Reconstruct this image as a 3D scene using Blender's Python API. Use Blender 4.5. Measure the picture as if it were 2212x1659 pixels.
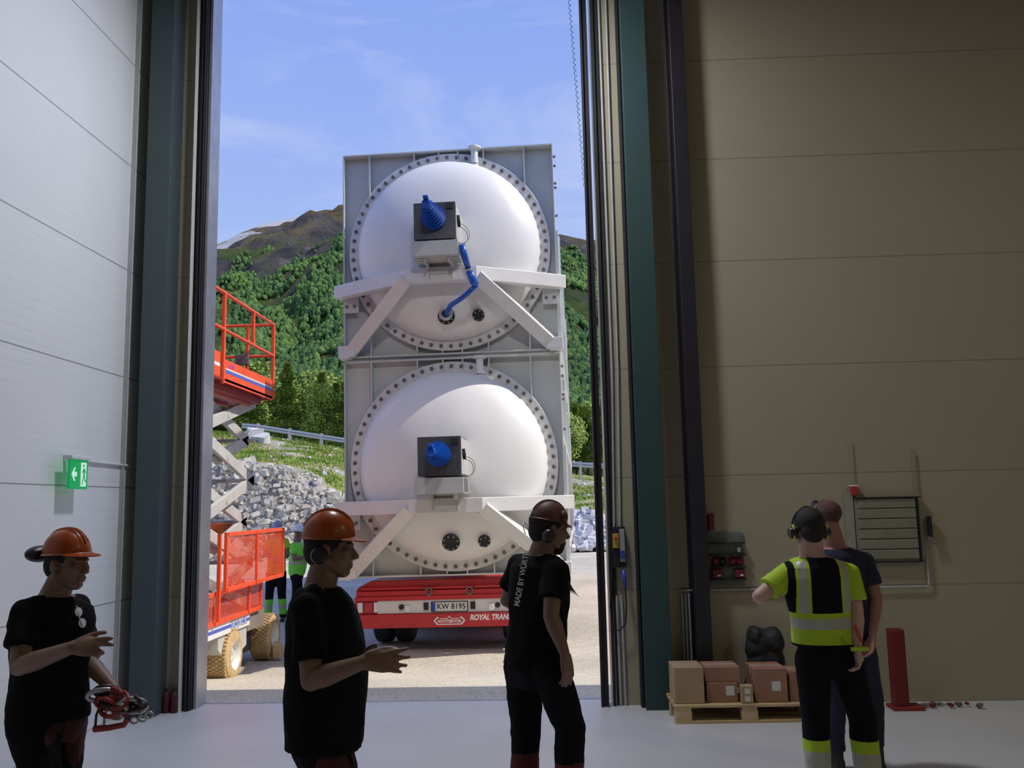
import bpy, bmesh, math, random
import numpy as np
from mathutils import Vector, Matrix, noise

for o in list(bpy.data.objects):
    bpy.data.objects.remove(o)
scn = bpy.context.scene
COL = scn.collection
V = Vector
PI = math.pi

# ------------------------------------------------------------------ camera
FPX, PITCH, YAW, ROLL, CAM_H = 1941.0, .1330, .0377, -.0206, 1.78
_cp, _sp = math.cos(PITCH), math.sin(PITCH)
CF = V((-math.sin(YAW) * _cp, math.cos(YAW) * _cp, _sp))
_r0 = V((math.cos(YAW), math.sin(YAW), 0))
_d0 = -_r0.cross(CF)
CR = math.cos(ROLL) * _r0 - math.sin(ROLL) * _d0
CD = -CR.cross(CF)
cam_d = bpy.data.cameras.new('camera')
cam = bpy.data.objects.new('camera', cam_d)
COL.objects.link(cam)
cm = Matrix((CR, -CD, -CF)).transposed().to_4x4()
cm.translation = V((0, 0, CAM_H))
cam.matrix_world = cm
cam_d.sensor_width = 36
cam_d.lens = FPX / 2212 * 36
cam_d.clip_start = .05
cam_d.clip_end = 6000
scn.camera = cam


def at(x, y, Y):
    """the point on the plane at distance Y that the photograph shows at pixel x, y"""
    r = CR * (x - 1106) + CD * (y - 829.5) + CF * FPX
    return V((0, 0, CAM_H)) + r * (Y / r.y)


# ------------------------------------------------------------------ sky, sun, exposure
world = bpy.data.worlds.new('world')
scn.world = world
world.use_nodes = True
wn, wl = world.node_tree.nodes, world.node_tree.links
wn.clear()
w_out = wn.new('ShaderNodeOutputWorld')
w_bg = wn.new('ShaderNodeBackground')
w_tc = wn.new('ShaderNodeTexCoord')
w_sep = wn.new('ShaderNodeSeparateXYZ')
w_ramp = wn.new('ShaderNodeValToRGB')
w_map = wn.new('ShaderNodeMapping')
w_noise = wn.new('ShaderNodeTexNoise')
w_cr = wn.new('ShaderNodeValToRGB')
w_mix = wn.new('ShaderNodeMix')
w_mix.data_type = 'RGBA'
w_mr = wn.new('ShaderNodeMath'); w_mr.operation = 'MULTIPLY'
wl.new(w_tc.outputs['Generated'], w_sep.inputs[0])
wl.new(w_sep.outputs['Z'], w_ramp.inputs[0])
e = w_ramp.color_ramp.elements
e[0].position = 0.0; e[0].color = (.50, .62, .86, 1)
e[1].position = 1.0; e[1].color = (.13, .24, .74, 1)
for pos, c in ((.2, (.42, .56, .90, 1)), (.36, (.34, .47, .90, 1)), (.5, (.27, .40, .88, 1))):
    k = w_ramp.color_ramp.elements.new(pos); k.color = c
wl.new(w_tc.outputs['Generated'], w_map.inputs[0])
w_map.inputs['Rotation'].default_value = (.2, .5, .3)
w_map.inputs['Scale'].default_value = (1.6, 1.6, 5.5)
wl.new(w_map.outputs[0], w_noise.inputs['Vector'])
w_noise.inputs['Scale'].default_value = 1.7
w_noise.inputs['Detail'].default_value = 7
w_noise.inputs['Roughness'].default_value = .62
w_noise.inputs['Distortion'].default_value = .7
wl.new(w_noise.outputs['Fac'], w_cr.inputs[0])
w_cr.color_ramp.elements[0].position = .50; w_cr.color_ramp.elements[0].color = (0, 0, 0, 1)
w_cr.color_ramp.elements[1].position = .86; w_cr.color_ramp.elements[1].color = (.5, .5, .5, 1)
wl.new(w_cr.outputs[0], w_mix.inputs['Factor'])
wl.new(w_ramp.outputs[0], w_mix.inputs['A'])
w_mix.inputs['B'].default_value = (.80, .84, .95, 1)
wl.new(w_mix.outputs['Result'], w_bg.inputs[0])
w_bg.inputs[1].default_value = 1.0
wl.new(w_bg.outputs[0], w_out.inputs[0])

sun_d = bpy.data.lights.new('sun', 'SUN')
sun = bpy.data.objects.new('sun', sun_d)
COL.objects.link(sun)
sun.location = (30, -5, 40)
SUN_DIR = V((.66, -.088, .74)).normalized()
sun.rotation_euler = SUN_DIR.to_track_quat('Z', 'Y').to_euler()
sun_d.energy = 4.2
sun_d.angle = math.radians(.55)
sun_d.color = (1.0, .93, .82)

scn.view_settings.view_transform = 'Standard'
scn.view_settings.look = 'None'
scn.view_settings.exposure = 0.0
scn.view_settings.gamma = 1
scn.view_settings.use_curve_mapping = False


# ------------------------------------------------------------------ materials
def nodes_of(m):
    m.use_nodes = True
    return m.node_tree.nodes, m.node_tree.links, m.node_tree.nodes['Principled BSDF']


def mat(name, color, rough=.6, metal=0, var=.12, scale=6, bump=0, bscale=40, color2=None, detail=5, spec=None, stretch=None, coat=0):
    m = bpy.data.materials.new(name)
    n, l, b = nodes_of(m)
    tc = n.new('ShaderNodeTexCoord')
    src = tc.outputs['Object']
    if stretch:
        mp = n.new('ShaderNodeMapping'); mp.inputs['Scale'].default_value = stretch
        l.new(src, mp.inputs[0]); src = mp.outputs[0]
    nz = n.new('ShaderNodeTexNoise')
    nz.inputs['Scale'].default_value = scale
    nz.inputs['Detail'].default_value = detail
    l.new(src, nz.inputs['Vector'])
    r = n.new('ShaderNodeValToRGB')
    r.color_ramp.elements[0].position = .3
    r.color_ramp.elements[1].position = .72
    c = V(color)
    c2 = V(color2) if color2 else V([min(1, x * (1 + var)) for x in color])
    c1 = c if color2 else V([x * (1 - var) for x in color])
    r.color_ramp.elements[0].color = (*c1, 1)
    r.color_ramp.elements[1].color = (*c2, 1)
    l.new(nz.outputs['Fac'], r.inputs[0])
    l.new(r.outputs[0], b.inputs['Base Color'])
    b.inputs['Roughness'].default_value = rough
    b.inputs['Metallic'].default_value = metal
    if spec is not None:
        b.inputs['Specular IOR Level'].default_value = spec
    if coat:
        b.inputs['Coat Weight'].default_value = coat
    if bump:
        n2 = n.new('ShaderNodeTexNoise')
        n2.inputs['Scale'].default_value = bscale
        n2.inputs['Detail'].default_value = 6
        l.new(src, n2.inputs['Vector'])
        bp = n.new('ShaderNodeBump')
        bp.inputs['Strength'].default_value = min(1, bump)
        bp.inputs['Distance'].default_value = .02 if bump <= 1 else .02 * bump
        l.new(n2.outputs['Fac'], bp.inputs['Height'])
        l.new(bp.outputs[0], b.inputs['Normal'])
    return m


def panel_mat(name, color, rough, ribs, var=.04, joint_tone=.45):
    """sandwich panel: a joint every metre of height, fine horizontal profiling between"""
    m = bpy.data.materials.new(name)
    n, l, b = nodes_of(m)
    geo = n.new('ShaderNodeTexCoord')
    sep = n.new('ShaderNodeSeparateXYZ'); l.new(geo.outputs['Object'], sep.inputs[0])

    def math_(op, a, v=None):
        q = n.new('ShaderNodeMath'); q.operation = op
        if isinstance(a, (int, float)): q.inputs[0].default_value = a
        else: l.new(a, q.inputs[0])
        if v is not None:
            if isinstance(v, (int, float)): q.inputs[1].default_value = v
            else: l.new(v, q.inputs[1])
        return q.outputs[0]
    fr = math_('FRACT', math_('ADD', sep.outputs['Z'], .5))
    joint = math_('LESS_THAN', math_('ABSOLUTE', math_('SUBTRACT', fr, .5)), .0055)
    rb = math_('FRACT', math_('MULTIPLY', sep.outputs['Z'], 12.0))
    rib = math_('SMOOTH_MIN', math_('ABSOLUTE', math_('SUBTRACT', rb, .5)), .08)
    nz = n.new('ShaderNodeTexNoise'); nz.inputs['Scale'].default_value = 1.3; nz.inputs['Detail'].default_value = 6
    l.new(geo.outputs['Object'], nz.inputs['Vector'])
    ramp = n.new('ShaderNodeValToRGB')
    ramp.color_ramp.elements[0].color = (*[c * (1 - var) for c in color], 1)
    ramp.color_ramp.elements[1].color = (*[c * (1 + var) for c in color], 1)
    l.new(nz.outputs['Fac'], ramp.inputs[0])
    mx = n.new('ShaderNodeMix'); mx.data_type = 'RGBA'
    l.new(joint, mx.inputs['Factor']); l.new(ramp.outputs[0], mx.inputs['A'])
    mx.inputs['B'].default_value = (*[c * joint_tone for c in color], 1)
    l.new(mx.outputs['Result'], b.inputs['Base Color'])
    hgt = math_('SUBTRACT', math_('MULTIPLY', rib, ribs), math_('MULTIPLY', joint, 1.0))
    bp = n.new('ShaderNodeBump'); bp.inputs['Strength'].default_value = .6; bp.inputs['Distance'].default_value = .006
    l.new(hgt, bp.inputs['Height']); l.new(bp.outputs[0], b.inputs['Normal'])
    b.inputs['Roughness'].default_value = rough
    return m


# ------------------------------------------------------------------ mesh builder
class MB:
    def __init__(s):
        s.v, s.f = [], []

    def add(s, vs, fs):
        k = len(s.v)
        s.v += [tuple(p) for p in vs]
        s.f += [tuple(i + k for i in f) for f in fs]
        return s

    def box(s, lo, hi, M=None):
        (a, b, c), (d, e_, f) = lo, hi
        vs = [V(p) for p in ((a, b, c), (d, b, c), (d, e_, c), (a, e_, c), (a, b, f), (d, b, f), (d, e_, f), (a, e_, f))]
        if M: vs = [M @ p for p in vs]
        return s.add(vs, [(0, 3, 2, 1), (4, 5, 6, 7), (0, 1, 5, 4), (1, 2, 6, 5), (2, 3, 7, 6), (3, 0, 4, 7)])

    def beam(s, a, b, w, h, up=(0, 0, 1), ext=0):
        """rectangular bar from a to b; w across, h along up"""
        a, b = V(a), V(b); d = (b - a).normalized()
        a = a - d * ext; b = b + d * ext
        u = V(up); x = d.cross(u)
        if x.length < 1e-4: x = d.cross(V((1, 0, 0)))
        x.normalize(); u = x.cross(d).normalized()
        vs = [p + x * sx * w / 2 + u * su * h / 2 for p in (a, b) for sx, su in ((-1, -1), (1, -1), (1, 1), (-1, 1))]
        return s.add(vs, [(3, 2, 1, 0), (4, 5, 6, 7), (0, 1, 5, 4), (1, 2, 6, 5), (2, 3, 7, 6), (3, 0, 4, 7)])

    def tube(s, pts, r, n=8, cap=True):
        pts = [V(p) for p in pts]
        rs = r if isinstance(r, (list, tuple)) else [r] * len(pts)
        k = len(s.v); prev = None
        for i, p in enumerate(pts):
            d = (pts[min(i + 1, len(pts) - 1)] - pts[max(i - 1, 0)]).normalized()
            if prev is None:
                x = d.orthogonal().normalized()
            else:
                x = (prev - d * prev.dot(d)).normalized()
            prev = x; y = d.cross(x)
            for j in range(n):
                t = 2 * PI * j / n
                s.v.append(tuple(p + (x * math.cos(t) + y * math.sin(t)) * rs[i]))
        for i in range(len(pts) - 1):
            for j in range(n):
                a = k + i * n + j; b = k + i * n + (j + 1) % n
                s.f.append((a, b, b + n, a + n))
        if cap:
            s.f.append(tuple(k + j for j in range(n))[::-1])
            s.f.append(tuple(k + (len(pts) - 1) * n + j for j in range(n)))
        return s

    def lathe(s, prof, M=None, n=32, closed=False):
        """profile of (radius, height) turned round local Z, M places it"""
        k = len(s.v); M = M or Matrix()
        for r, h in prof:
            for j in range(n):
                t = 2 * PI * j / n
                s.v.append(tuple(M @ V((r * math.cos(t), r * math.sin(t), h))))
        m = len(prof)
        for i in range(m if closed else m - 1):
            for j in range(n):
                a = k + i * n + j; b = k + i * n + (j + 1) % n
                c = k + ((i + 1) % m) * n + (j + 1) % n; d = k + ((i + 1) % m) * n + j
                s.f.append((a, b, c, d))
        return s

    def prism(s, poly, d, M=None):
        """polygon in local XY extruded by d along Z"""
        M = M or Matrix(); n = len(poly)
        vs = [M @ V((x, y, 0)) for x, y in poly] + [M @ V((x, y, d)) for x, y in poly]
        return s.add(vs, [tuple(range(n))[::-1], tuple(range(n, 2 * n))] + [(i, (i + 1) % n, n + (i + 1) % n, n + i) for i in range(n)])

    def build(s, name, m, parent=None, smooth=False, bevel=0, seg=2):
        me = bpy.data.meshes.new(name)
        me.from_pydata(s.v, [], s.f)
        bm = bmesh.new(); bm.from_mesh(me)
        bmesh.ops.recalc_face_normals(bm, faces=bm.faces)
        bm.to_mesh(me); bm.free()
        if smooth:
            me.shade_smooth()
            if smooth == 'auto':
                me.set_sharp_from_angle(angle=math.radians(35))
        me.materials.append(m)
        o = bpy.data.objects.new(name, me)
        COL.objects.link(o)
        if parent: o.parent = parent
        if bevel:
            md = o.modifiers.new('bevel', 'BEVEL'); md.width = bevel; md.segments = seg
            md.limit_method = 'ANGLE'; md.angle_limit = math.radians(40)
        return o


def tag(o, label=None, cat=None, group=None, kind=None):
    if label: o['label'] = label
    if cat: o['category'] = cat
    if group: o['group'] = group
    if kind: o['kind'] = kind
    return o


def empty(name, loc=(0, 0, 0), rot=(0, 0, 0), **k):
    o = bpy.data.objects.new(name, None)
    COL.objects.link(o); o.location = loc; o.rotation_euler = rot
    o.empty_display_size = .1
    return tag(o, **k)


def dup(src, parent=None):
    c = src.copy(); COL.objects.link(c)
    if parent: c.parent = parent
    for ch in list(src.children):
        dup(ch, c)
    return c


def Mt(loc, rot=(0, 0, 0), sc=(1, 1, 1)):
    from mathutils import Euler
    return Matrix.LocRotScale(V(loc), Euler(rot), V(sc))


def axisM(loc, d, up=(0, 0, 1)):
    """frame with local Z along d"""
    z = V(d).normalized(); x = V(up).cross(z)
    if x.length < 1e-4: x = V((1, 0, 0)).cross(z)
    x.normalize(); y = z.cross(x)
    M = Matrix((x, y, z)).transposed().to_4x4(); M.translation = V(loc)
    return M


def text(name, body, size, M, m, parent=None, extrude=.001, align='CENTER', shear=0, offset=0, sx=1, spacing=1):
    c = bpy.data.curves.new(name, 'FONT')
    c.body = body; c.size = size; c.extrude = extrude; c.align_x = align; c.align_y = 'CENTER'; c.shear = shear; c.offset = offset
    c.space_character = spacing
    t = bpy.data.objects.new(name, c); COL.objects.link(t)
    bpy.context.view_layer.update()
    me = bpy.data.meshes.new_from_object(t.evaluated_get(bpy.context.evaluated_depsgraph_get()))
    bpy.data.objects.remove(t)
    me.transform(M @ Matrix.Diagonal((sx, 1, 1, 1)))
    me.materials.clear(); me.materials.append(m)
    o = bpy.data.objects.new(name, me); COL.objects.link(o)
    if parent: o.parent = parent
    return o


def nz3(x, y, z=0):
    return noise.noise(V((x, y, z)))


def fbm(x, y, z=0, o=5, lac=2.1, g=.5):
    s, a = 0, 1
    for i in range(o):
        s += a * noise.noise(V((x, y, z + i * 7.3))); x *= lac; y *= lac; a *= g
    return s


def lerp_tab(tab, x):
    if x <= tab[0][0]: return tab[0][1]
    for (a, va), (b, vb) in zip(tab, tab[1:]):
        if x <= b: return va + (vb - va) * (x - a) / (b - a)
    return tab[-1][1]


def sstep(a, b, x):
    t = max(0, min(1, (x - a) / (b - a))); return t * t * (3 - 2 * t)


M_left = panel_mat('panel_left', (.82, .83, .84), .24, 1.6)
M_front = panel_mat('panel_front', (.385, .34, .24), .45, .06, joint_tone=.68)
M_col = mat('column_paint', (.055, .078, .085), .5, var=.06)
M_teal = mat('column_teal', (.022, .055, .052), .55, var=.06)
M_dark = mat('dark_metal', (.014, .011, .018), .5, var=.2)
M_black = mat('black_rubber', (.015, .015, .017), .7, var=.2)
M_galv = mat('galvanised', (.52, .53, .55), .38, metal=.8, var=.1)
M_galvd = mat('galvanised_dull', (.45, .46, .48), .6, metal=.2, var=.1)
M_whitep = mat('white_paint', (.78, .79, .78), .4, var=.04)
M_tank = mat('tank_paint', (.80, .79, .77), .42, var=.03, scale=2, bump=.12, bscale=3.5)
M_frame = mat('frame_paint', (.60, .62, .60), .42, var=.05, scale=2)
M_bolt = mat('bolt_steel', (.20, .17, .17), .5, metal=.4, var=.25, scale=30)
M_flange = mat('flange_paint', (.70, .69, .67), .42, var=.06)
M_red = mat('trailer_red', (.52, .022, .028), .35, var=.15, scale=4)
M_lift = mat('lift_orange', (.82, .10, .035), .40, var=.12, scale=4)
M_liftg = mat('lift_grey', (.50, .49, .47), .5, var=.08, scale=5)
M_blue = mat('motor_blue', (.008, .085, .42), .25, var=.15, scale=8)
M_gbox = mat('gear_box_steel', (.10, .10, .105), .35, metal=.5, var=.15, scale=3)
M_shelf = mat('shelf_steel', (.48, .48, .47), .5, metal=.1, var=.06)
M_tyre = mat('dusty_tyre', (.50, .35, .18), .85, var=.2, scale=10, bump=.3, bscale=60)
M_rim = mat('white_rim', (.72, .70, .66), .5, var=.1)

# ------------------------------------------------------------------ setting: hall
XL, XR, YF, YO, YB, ZC = -3.84, 9.5, 8.28, 8.56, -9.0, 7.8
OPL, OPR, OPT = -3.352, .525, 7.45


def structure(name, mb, m, **k):
    o = mb.build(name, m, **k); o['kind'] = 'structure'; return o


def mat_floor():
    m = mat('hall_floor', (.60, .595, .60), .40, var=.06, scale=1.2, bump=.04, bscale=6)
    return m


structure('floor', MB().box((XL - .3, YB - .3, -.25), (XR + .3, YO + .02, 0)), mat_floor())
structure('wall_left', MB().box((XL - .2, YB, 0), (XL, YO, ZC)), M_left)
wf = MB()
wf.box((XL, YF, 0), (OPL, YF + .12, ZC)).box((OPR, YF, 0), (XR, YO, ZC)).box((OPL, YF, OPT), (OPR, YO, ZC))
wf.box((XL, YF + .12, 0), (-3.48, YO, ZC))
structure('wall_front', wf, M_front)
structure('wall_right', MB().box((XR, YB, 0), (XR + .2, YO, ZC)), M_front)
structure('wall_back', MB().box((XL - .2, YB - .2, 0), (XR + .2, YB, ZC)), M_front)
structure('ceiling', MB().box((XL - .2, YB - .2, ZC), (XR + .2, YO, ZC + .2)), mat('ceiling_steel', (.35, .36, .36), .6))

# left column: front flange, web and rear flange of a deep steel section against the front wall
c = MB()
c.box((-3.715, 8.0, 0), (-3.49, 8.02, 7.79)).box((-3.52, 8.02, 0), (-3.49, 8.27, 7.79)).box((-3.715, 8.02, 0), (-3.70, 8.27, 7.79))
tag(structure('steel_column', c, M_col, bevel=.003), 'dark blue-grey steel column in the corner left of the door opening', 'column')
c = MB()
c.box((-3.838, 7.955, .0), (-3.815, 7.99, 7.79))
structure('trim_1', c, M_galvd)
c = MB()
c.box((.795, 8.06, 0), (1.03, 8.27, 7.79))
tag(structure('steel_column', c, M_teal, bevel=.004), 'teal painted steel column right of the door opening', 'column')
c = MB().box((.765, 8.16, 0), (.785, 8.27, 7.79))
structure('trim_2', c, M_black)
c = MB().box((1.26, 8.10, 0), (1.39, 8.265, 7.79)).box((1.235, 8.25, 0), (1.26, 8.275, 7.79))
tag(structure('steel_column', c, M_dark, bevel=.006), 'narrow near-black vertical duct rising behind the pallet', 'column')
# door frame: guide rails, brushes, reveal
g = MB().box((-3.352, 8.2, 0), (-3.338, 8.275, OPT))
structure('trim_3', g, M_whitep)
g = MB().box((-3.338, 8.262, 0), (-3.30, 8.30, OPT)).box((-3.30, 8.22, 0), (-3.288, 8.32, OPT)).box((-3.288, 8.27, 0), (-3.266, 8.31, OPT)).box((-3.28, 8.24, 0), (-3.272, 8.27, OPT))
structure('trim_4', g, M_dark)
g = MB().box((-3.262, 8.32, 0), (-3.235, 8.57, OPT)).box((-3.50, 8.44, 0), (-3.262, 8.57, OPT))
structure('trim_5', g, M_galv)
g = MB().box((.418, 8.2, 0), (.436, 8.27, OPT)).box((.436, 8.225, 0), (.470, 8.262, OPT)).box((.472, 8.2, 0), (.486, 8.27, OPT))
structure('trim_6', g, M_dark)
g = MB().box((.528, 8.24, 0), (.552, 8.279, OPT)).box((.556, 8.262, 0), (.59, 8.279, OPT))
structure('trim_7', g, M_black)
structure('trim_8', MB().box((-3.235, 8.54, -.06), (OPR, 8.60, .006)), M_galvd)

# ------------------------------------------------------------------ high bays under the hall ceiling; second and third added to brighten the interior
M_lamp = bpy.data.materials.new('lamp_glass')
_n, _l, _b = nodes_of(M_lamp)
_b.inputs['Emission Color'].default_value = (1, .86, .60, 1); _b.inputs['Emission Strength'].default_value = 6
for i, (x, y, lab) in enumerate(((7.6, 1.5, 'round high bay lamp hanging over the right side of the hall, middle of the three'),
                            (-.7, 6.5, 'round high bay lamp hanging near the left wall just inside the door'),
                            (7.2, -5.0, 'round high bay lamp hanging at the far back right of the hall'))):
    t = empty('high_bay_lamp', (x, y, 7.08), label=lab, cat='lamp', group='high bay lamps under the hall ceiling')
    MB().lathe([(.03, .7), (.03, .3), (.12, .28), (.14, .1), (.36, -.12), (.35, -.12), (.1, .08)], n=24).build('reflector', M_galvd, t, smooth='auto')
    MB().lathe([(.001, -.10), (.33, -.10), (.33, -.115), (.001, -.115)], n=24).build('lamp_glass', M_lamp, t)
    ld = bpy.data.lights.new('bay_light', 'AREA'); ld.shape = 'DISK'; ld.size = .6
    ld.energy = (55, 165, 35)[i]; ld.color = ((1.0, .88, .62), (.88, .92, 1.0), (1.0, .88, .62))[i]
    lo = bpy.data.objects.new('bay_light', ld); COL.objects.link(lo); lo.parent = t; lo.location = (0, 0, -.14)


# ------------------------------------------------------------------ setting: ground outside
def gz(Y):
    return -.32 * sstep(8.6, 12.5, Y) - .02 * sstep(8.5, 8.7, Y)


def grid_mesh(xs, ys, fz):
    b = MB(); nx = len(xs)
    vs = [(x, y, fz(x, y)) for y in ys for x in xs]
    fs = [(j * nx + i, j * nx + i + 1, (j + 1) * nx + i + 1, (j + 1) * nx + i) for j in range(len(ys) - 1) for i in range(nx - 1)]
    return b.add(vs, fs)


def ground_mat():
    m = bpy.data.materials.new('gravel_yard')
    n, l, b = nodes_of(m)
    tc = n.new('ShaderNodeTexCoord')
    a = n.new('ShaderNodeTexNoise'); a.inputs['Scale'].default_value = .35; a.inputs['Detail'].default_value = 8
    g = n.new('ShaderNodeTexNoise'); g.inputs['Scale'].default_value = 28; g.inputs['Detail'].default_value = 4
    l.new(tc.outputs['Object'], a.inputs['Vector']); l.new(tc.outputs['Object'], g.inputs['Vector'])
    r1 = n.new('ShaderNodeValToRGB'); r1.color_ramp.elements[0].position = .35; r1.color_ramp.elements[1].position = .65
    r1.color_ramp.elements[0].color = (.46, .43, .35, 1); r1.color_ramp.elements[1].color = (.62, .58, .48, 1)
    r2 = n.new('ShaderNodeValToRGB'); r2.color_ramp.elements[0].position = .33; r2.color_ramp.elements[1].position = .66
    r2.color_ramp.elements[0].color = (.76, .74, .70, 1); r2.color_ramp.elements[1].color = (1.16, 1.14, 1.12, 1)
    l.new(a.outputs['Fac'], r1.inputs[0]); l.new(g.outputs['Fac'], r2.inputs[0])
    mx = n.new('ShaderNodeMix'); mx.data_type = 'RGBA'; mx.blend_type = 'MULTIPLY'; mx.inputs['Factor'].default_value = 1
    l.new(r1.outputs[0], mx.inputs['A']); l.new(r2.outputs[0], mx.inputs['B'])
    l.new(mx.outputs['Result'], b.inputs['Base Color'])
    bp = n.new('ShaderNodeBump'); bp.inputs['Strength'].default_value = .5; bp.inputs['Distance'].default_value = .02
    l.new(g.outputs['Fac'], bp.inputs['Height']); l.new(bp.outputs[0], b.inputs['Normal'])
    b.inputs['Roughness'].default_value = .9
    return m


ys = [8.58 + .25 * i for i in range(17)] + [13 + i * 2 for i in range(40)]
xs = [-60 + 4 * i for i in range(31)]
structure('ground', grid_mesh(xs, ys, lambda x, y: gz(y) + .012 * fbm(x, y)), ground_mat(), smooth=True)
structure('wall_outer', MB().box((XR + .2, YF, -.3), (XR + 9, YO, ZC + .2)).box((XL - 9, YF, -.3), (XL - .2, YO, ZC + .2)), M_front)

# ------------------------------------------------------------------ hillside behind the yard
crest = [(-40, 8.5), (-18, 6.3), (-12.4, 5.3), (2, 3.5), (20, 2.2)]
rtop = [(-40, 4.6), (-13, 3.7), (-11, 3.1), (-9, 2.1), (-6, 1.2), (0, 1.3), (3, 1.2), (20, 1.0)]


def hill(x, y):
    yf = 37 + 4.5 * sstep(-6, 2, x)
    zr, zc = lerp_tab(rtop, x), lerp_tab(crest, x)
    base = gz(y) - .3
    if y < yf: return base
    t = (y - yf)
    rock = sstep(0, 2.2, t)
    z = base + (zr - base) * rock
    z += (zc - zr) * sstep(1.5, 18, t) if t > 1.5 else 0
    rough = .55 * (1 - sstep(2.6, 5, t)) * rock
    z += rough * (fbm(x * .9, y * .9, 3, 4) * .9 + abs(nz3(x * 2.2, y * 2.2, 8)) * .5)
    z += .16 * fbm(x * .5, y * .5, 1, 4) * sstep(3, 6, t)
    if y > 56.5: z = max(z, zc - .2) + (y - 56.5) * .012
    return z


def hill_mat():
    m = bpy.data.materials.new('hillside')
    n, l, b = nodes_of(m)
    tc = n.new('ShaderNodeTexCoord'); geo = n.new('ShaderNodeNewGeometry')
    sep = n.new('ShaderNodeSeparateXYZ'); l.new(tc.outputs['Object'], sep.inputs[0])
    att = n.new('ShaderNodeAttribute'); att.attribute_name = 'rock'
    a = n.new('ShaderNodeTexNoise'); a.inputs['Scale'].default_value = .7; a.inputs['Detail'].default_value = 9; a.inputs['Roughness'].default_value = .65
    l.new(tc.outputs['Object'], a.inputs['Vector'])
    gr = n.new('ShaderNodeValToRGB')
    for pos, c in ((.36, (.10, .20, .018, 1)), (.48, (.20, .29, .04, 1)), (.56, (.33, .30, .12, 1)), (.66, (.42, .36, .22, 1))):
        k = gr.color_ramp.elements.new(pos); k.color = c
    gr.color_ramp.elements.remove(gr.color_ramp.elements[0]); gr.color_ramp.elements.remove(gr.color_ramp.elements[-1])
    l.new(a.outputs['Fac'], gr.inputs[0])
    vo = n.new('ShaderNodeTexVoronoi'); vo.inputs['Scale'].default_value = 1.7; vo.feature = 'F1'
    mp = n.new('ShaderNodeMapping'); mp.inputs['Scale'].default_value = (1, 1, 1.8); l.new(tc.outputs['Object'], mp.inputs[0])
    dn = n.new('ShaderNodeTexNoise'); dn.inputs['Scale'].default_value = 1.5; dn.inputs['Detail'].default_value = 5
    l.new(mp.outputs[0], dn.inputs['Vector'])
    ad = n.new('ShaderNodeVectorMath'); ad.operation = 'ADD'; l.new(mp.outputs[0], ad.inputs[0]); l.new(dn.outputs['Color'], ad.inputs[1])
    l.new(ad.outputs[0], vo.inputs['Vector'])
    rk = n.new('ShaderNodeValToRGB')
    rk.color_ramp.elements[0].color = (.50, .48, .45, 1); rk.color_ramp.elements[1].color = (.30, .27, .23, 1)
    rk.color_ramp.elements[1].position = .9
    l.new(vo.outputs['Color'], rk.inputs[0])
    mx = n.new('ShaderNodeMix'); mx.data_type = 'RGBA'
    l.new(att.outputs['Fac'], mx.inputs['Factor']); l.new(gr.outputs[0], mx.inputs['A']); l.new(rk.outputs[0], mx.inputs['B'])
    l.new(mx.outputs['Result'], b.inputs['Base Color'])
    bp = n.new('ShaderNodeBump'); bp.inputs['Strength'].default_value = 1; bp.inputs['Distance'].default_value = .35
    sub = n.new('ShaderNodeMath'); sub.operation = 'SUBTRACT'; sub.inputs[0].default_value = 1; l.new(vo.outputs['Distance'], sub.inputs[1])
    mh = n.new('ShaderNodeMath'); mh.operation = 'MULTIPLY'; l.new(sub.outputs[0], mh.inputs[0]); l.new(att.outputs['Fac'], mh.inputs[1])
    a2 = n.new('ShaderNodeTexNoise'); a2.inputs['Scale'].default_value = 6; a2.inputs['Detail'].default_value = 6
    l.new(tc.outputs['Object'], a2.inputs['Vector'])
    m3 = n.new('ShaderNodeMath'); m3.operation = 'MULTIPLY_ADD'; l.new(a2.outputs['Fac'], m3.inputs[0]); m3.inputs[1].default_value = .45; l.new(mh.outputs[0], m3.inputs[2])
    l.new(m3.outputs[0], bp.inputs['Height']); l.new(bp.outputs[0], b.inputs['Normal'])
    b.inputs['Roughness'].default_value = .95
    return m


xs = [-42 + .35 * i for i in range(172)]
ys = [36 + .28 * i for i in range(40)] + [47.2 + .8 * i for i in range(30)] + [71 + 6 * i for i in range(14)]
hb = grid_mesh(xs, ys, hill)
ho = structure('hillside', hb, hill_mat(), smooth=True)
ra = ho.data.attributes.new('rock', 'FLOAT', 'POINT')
for i, vtx in enumerate(ho.data.vertices):
    x, y, z = vtx.co
    yf = 37 + 4.5 * sstep(-6, 2, x)
    ra.data[i].value = max(1 - sstep(2.2, 3.4, y - yf + .9 * fbm(x * .4, y * .4, 5)), .7 * sstep(.25, .45, fbm(x * .3, y * .5, 11)))

# ------------------------------------------------------------------ mountain
ridge = [(-1500, 330), (-900, 470), (-674, 558), (-620, 578), (-581, 592), (-507, 610), (-452, 622), (-403, 620), (-173, 600), (0, 560), (66, 545), (300, 470), (900, 330)]


def cliff(x, y):
    hi = (y - 400) / 1400
    g = math.exp(-((x / y + .24) / .045) ** 2 - ((y - 1330) / 260) ** 2) + .7 * math.exp(-((x / y + .325) / .03) ** 2 - ((y - 980) / 130) ** 2) + .8 * math.exp(-((x / y - .035) / .03) ** 2 - ((y - 1300) / 250) ** 2)
    return max(0, min(1, .9 * g + 1.1 * fbm(x / 75, y / 120, 31, 4) * sstep(.25, .55, hi) - .12))


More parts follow.
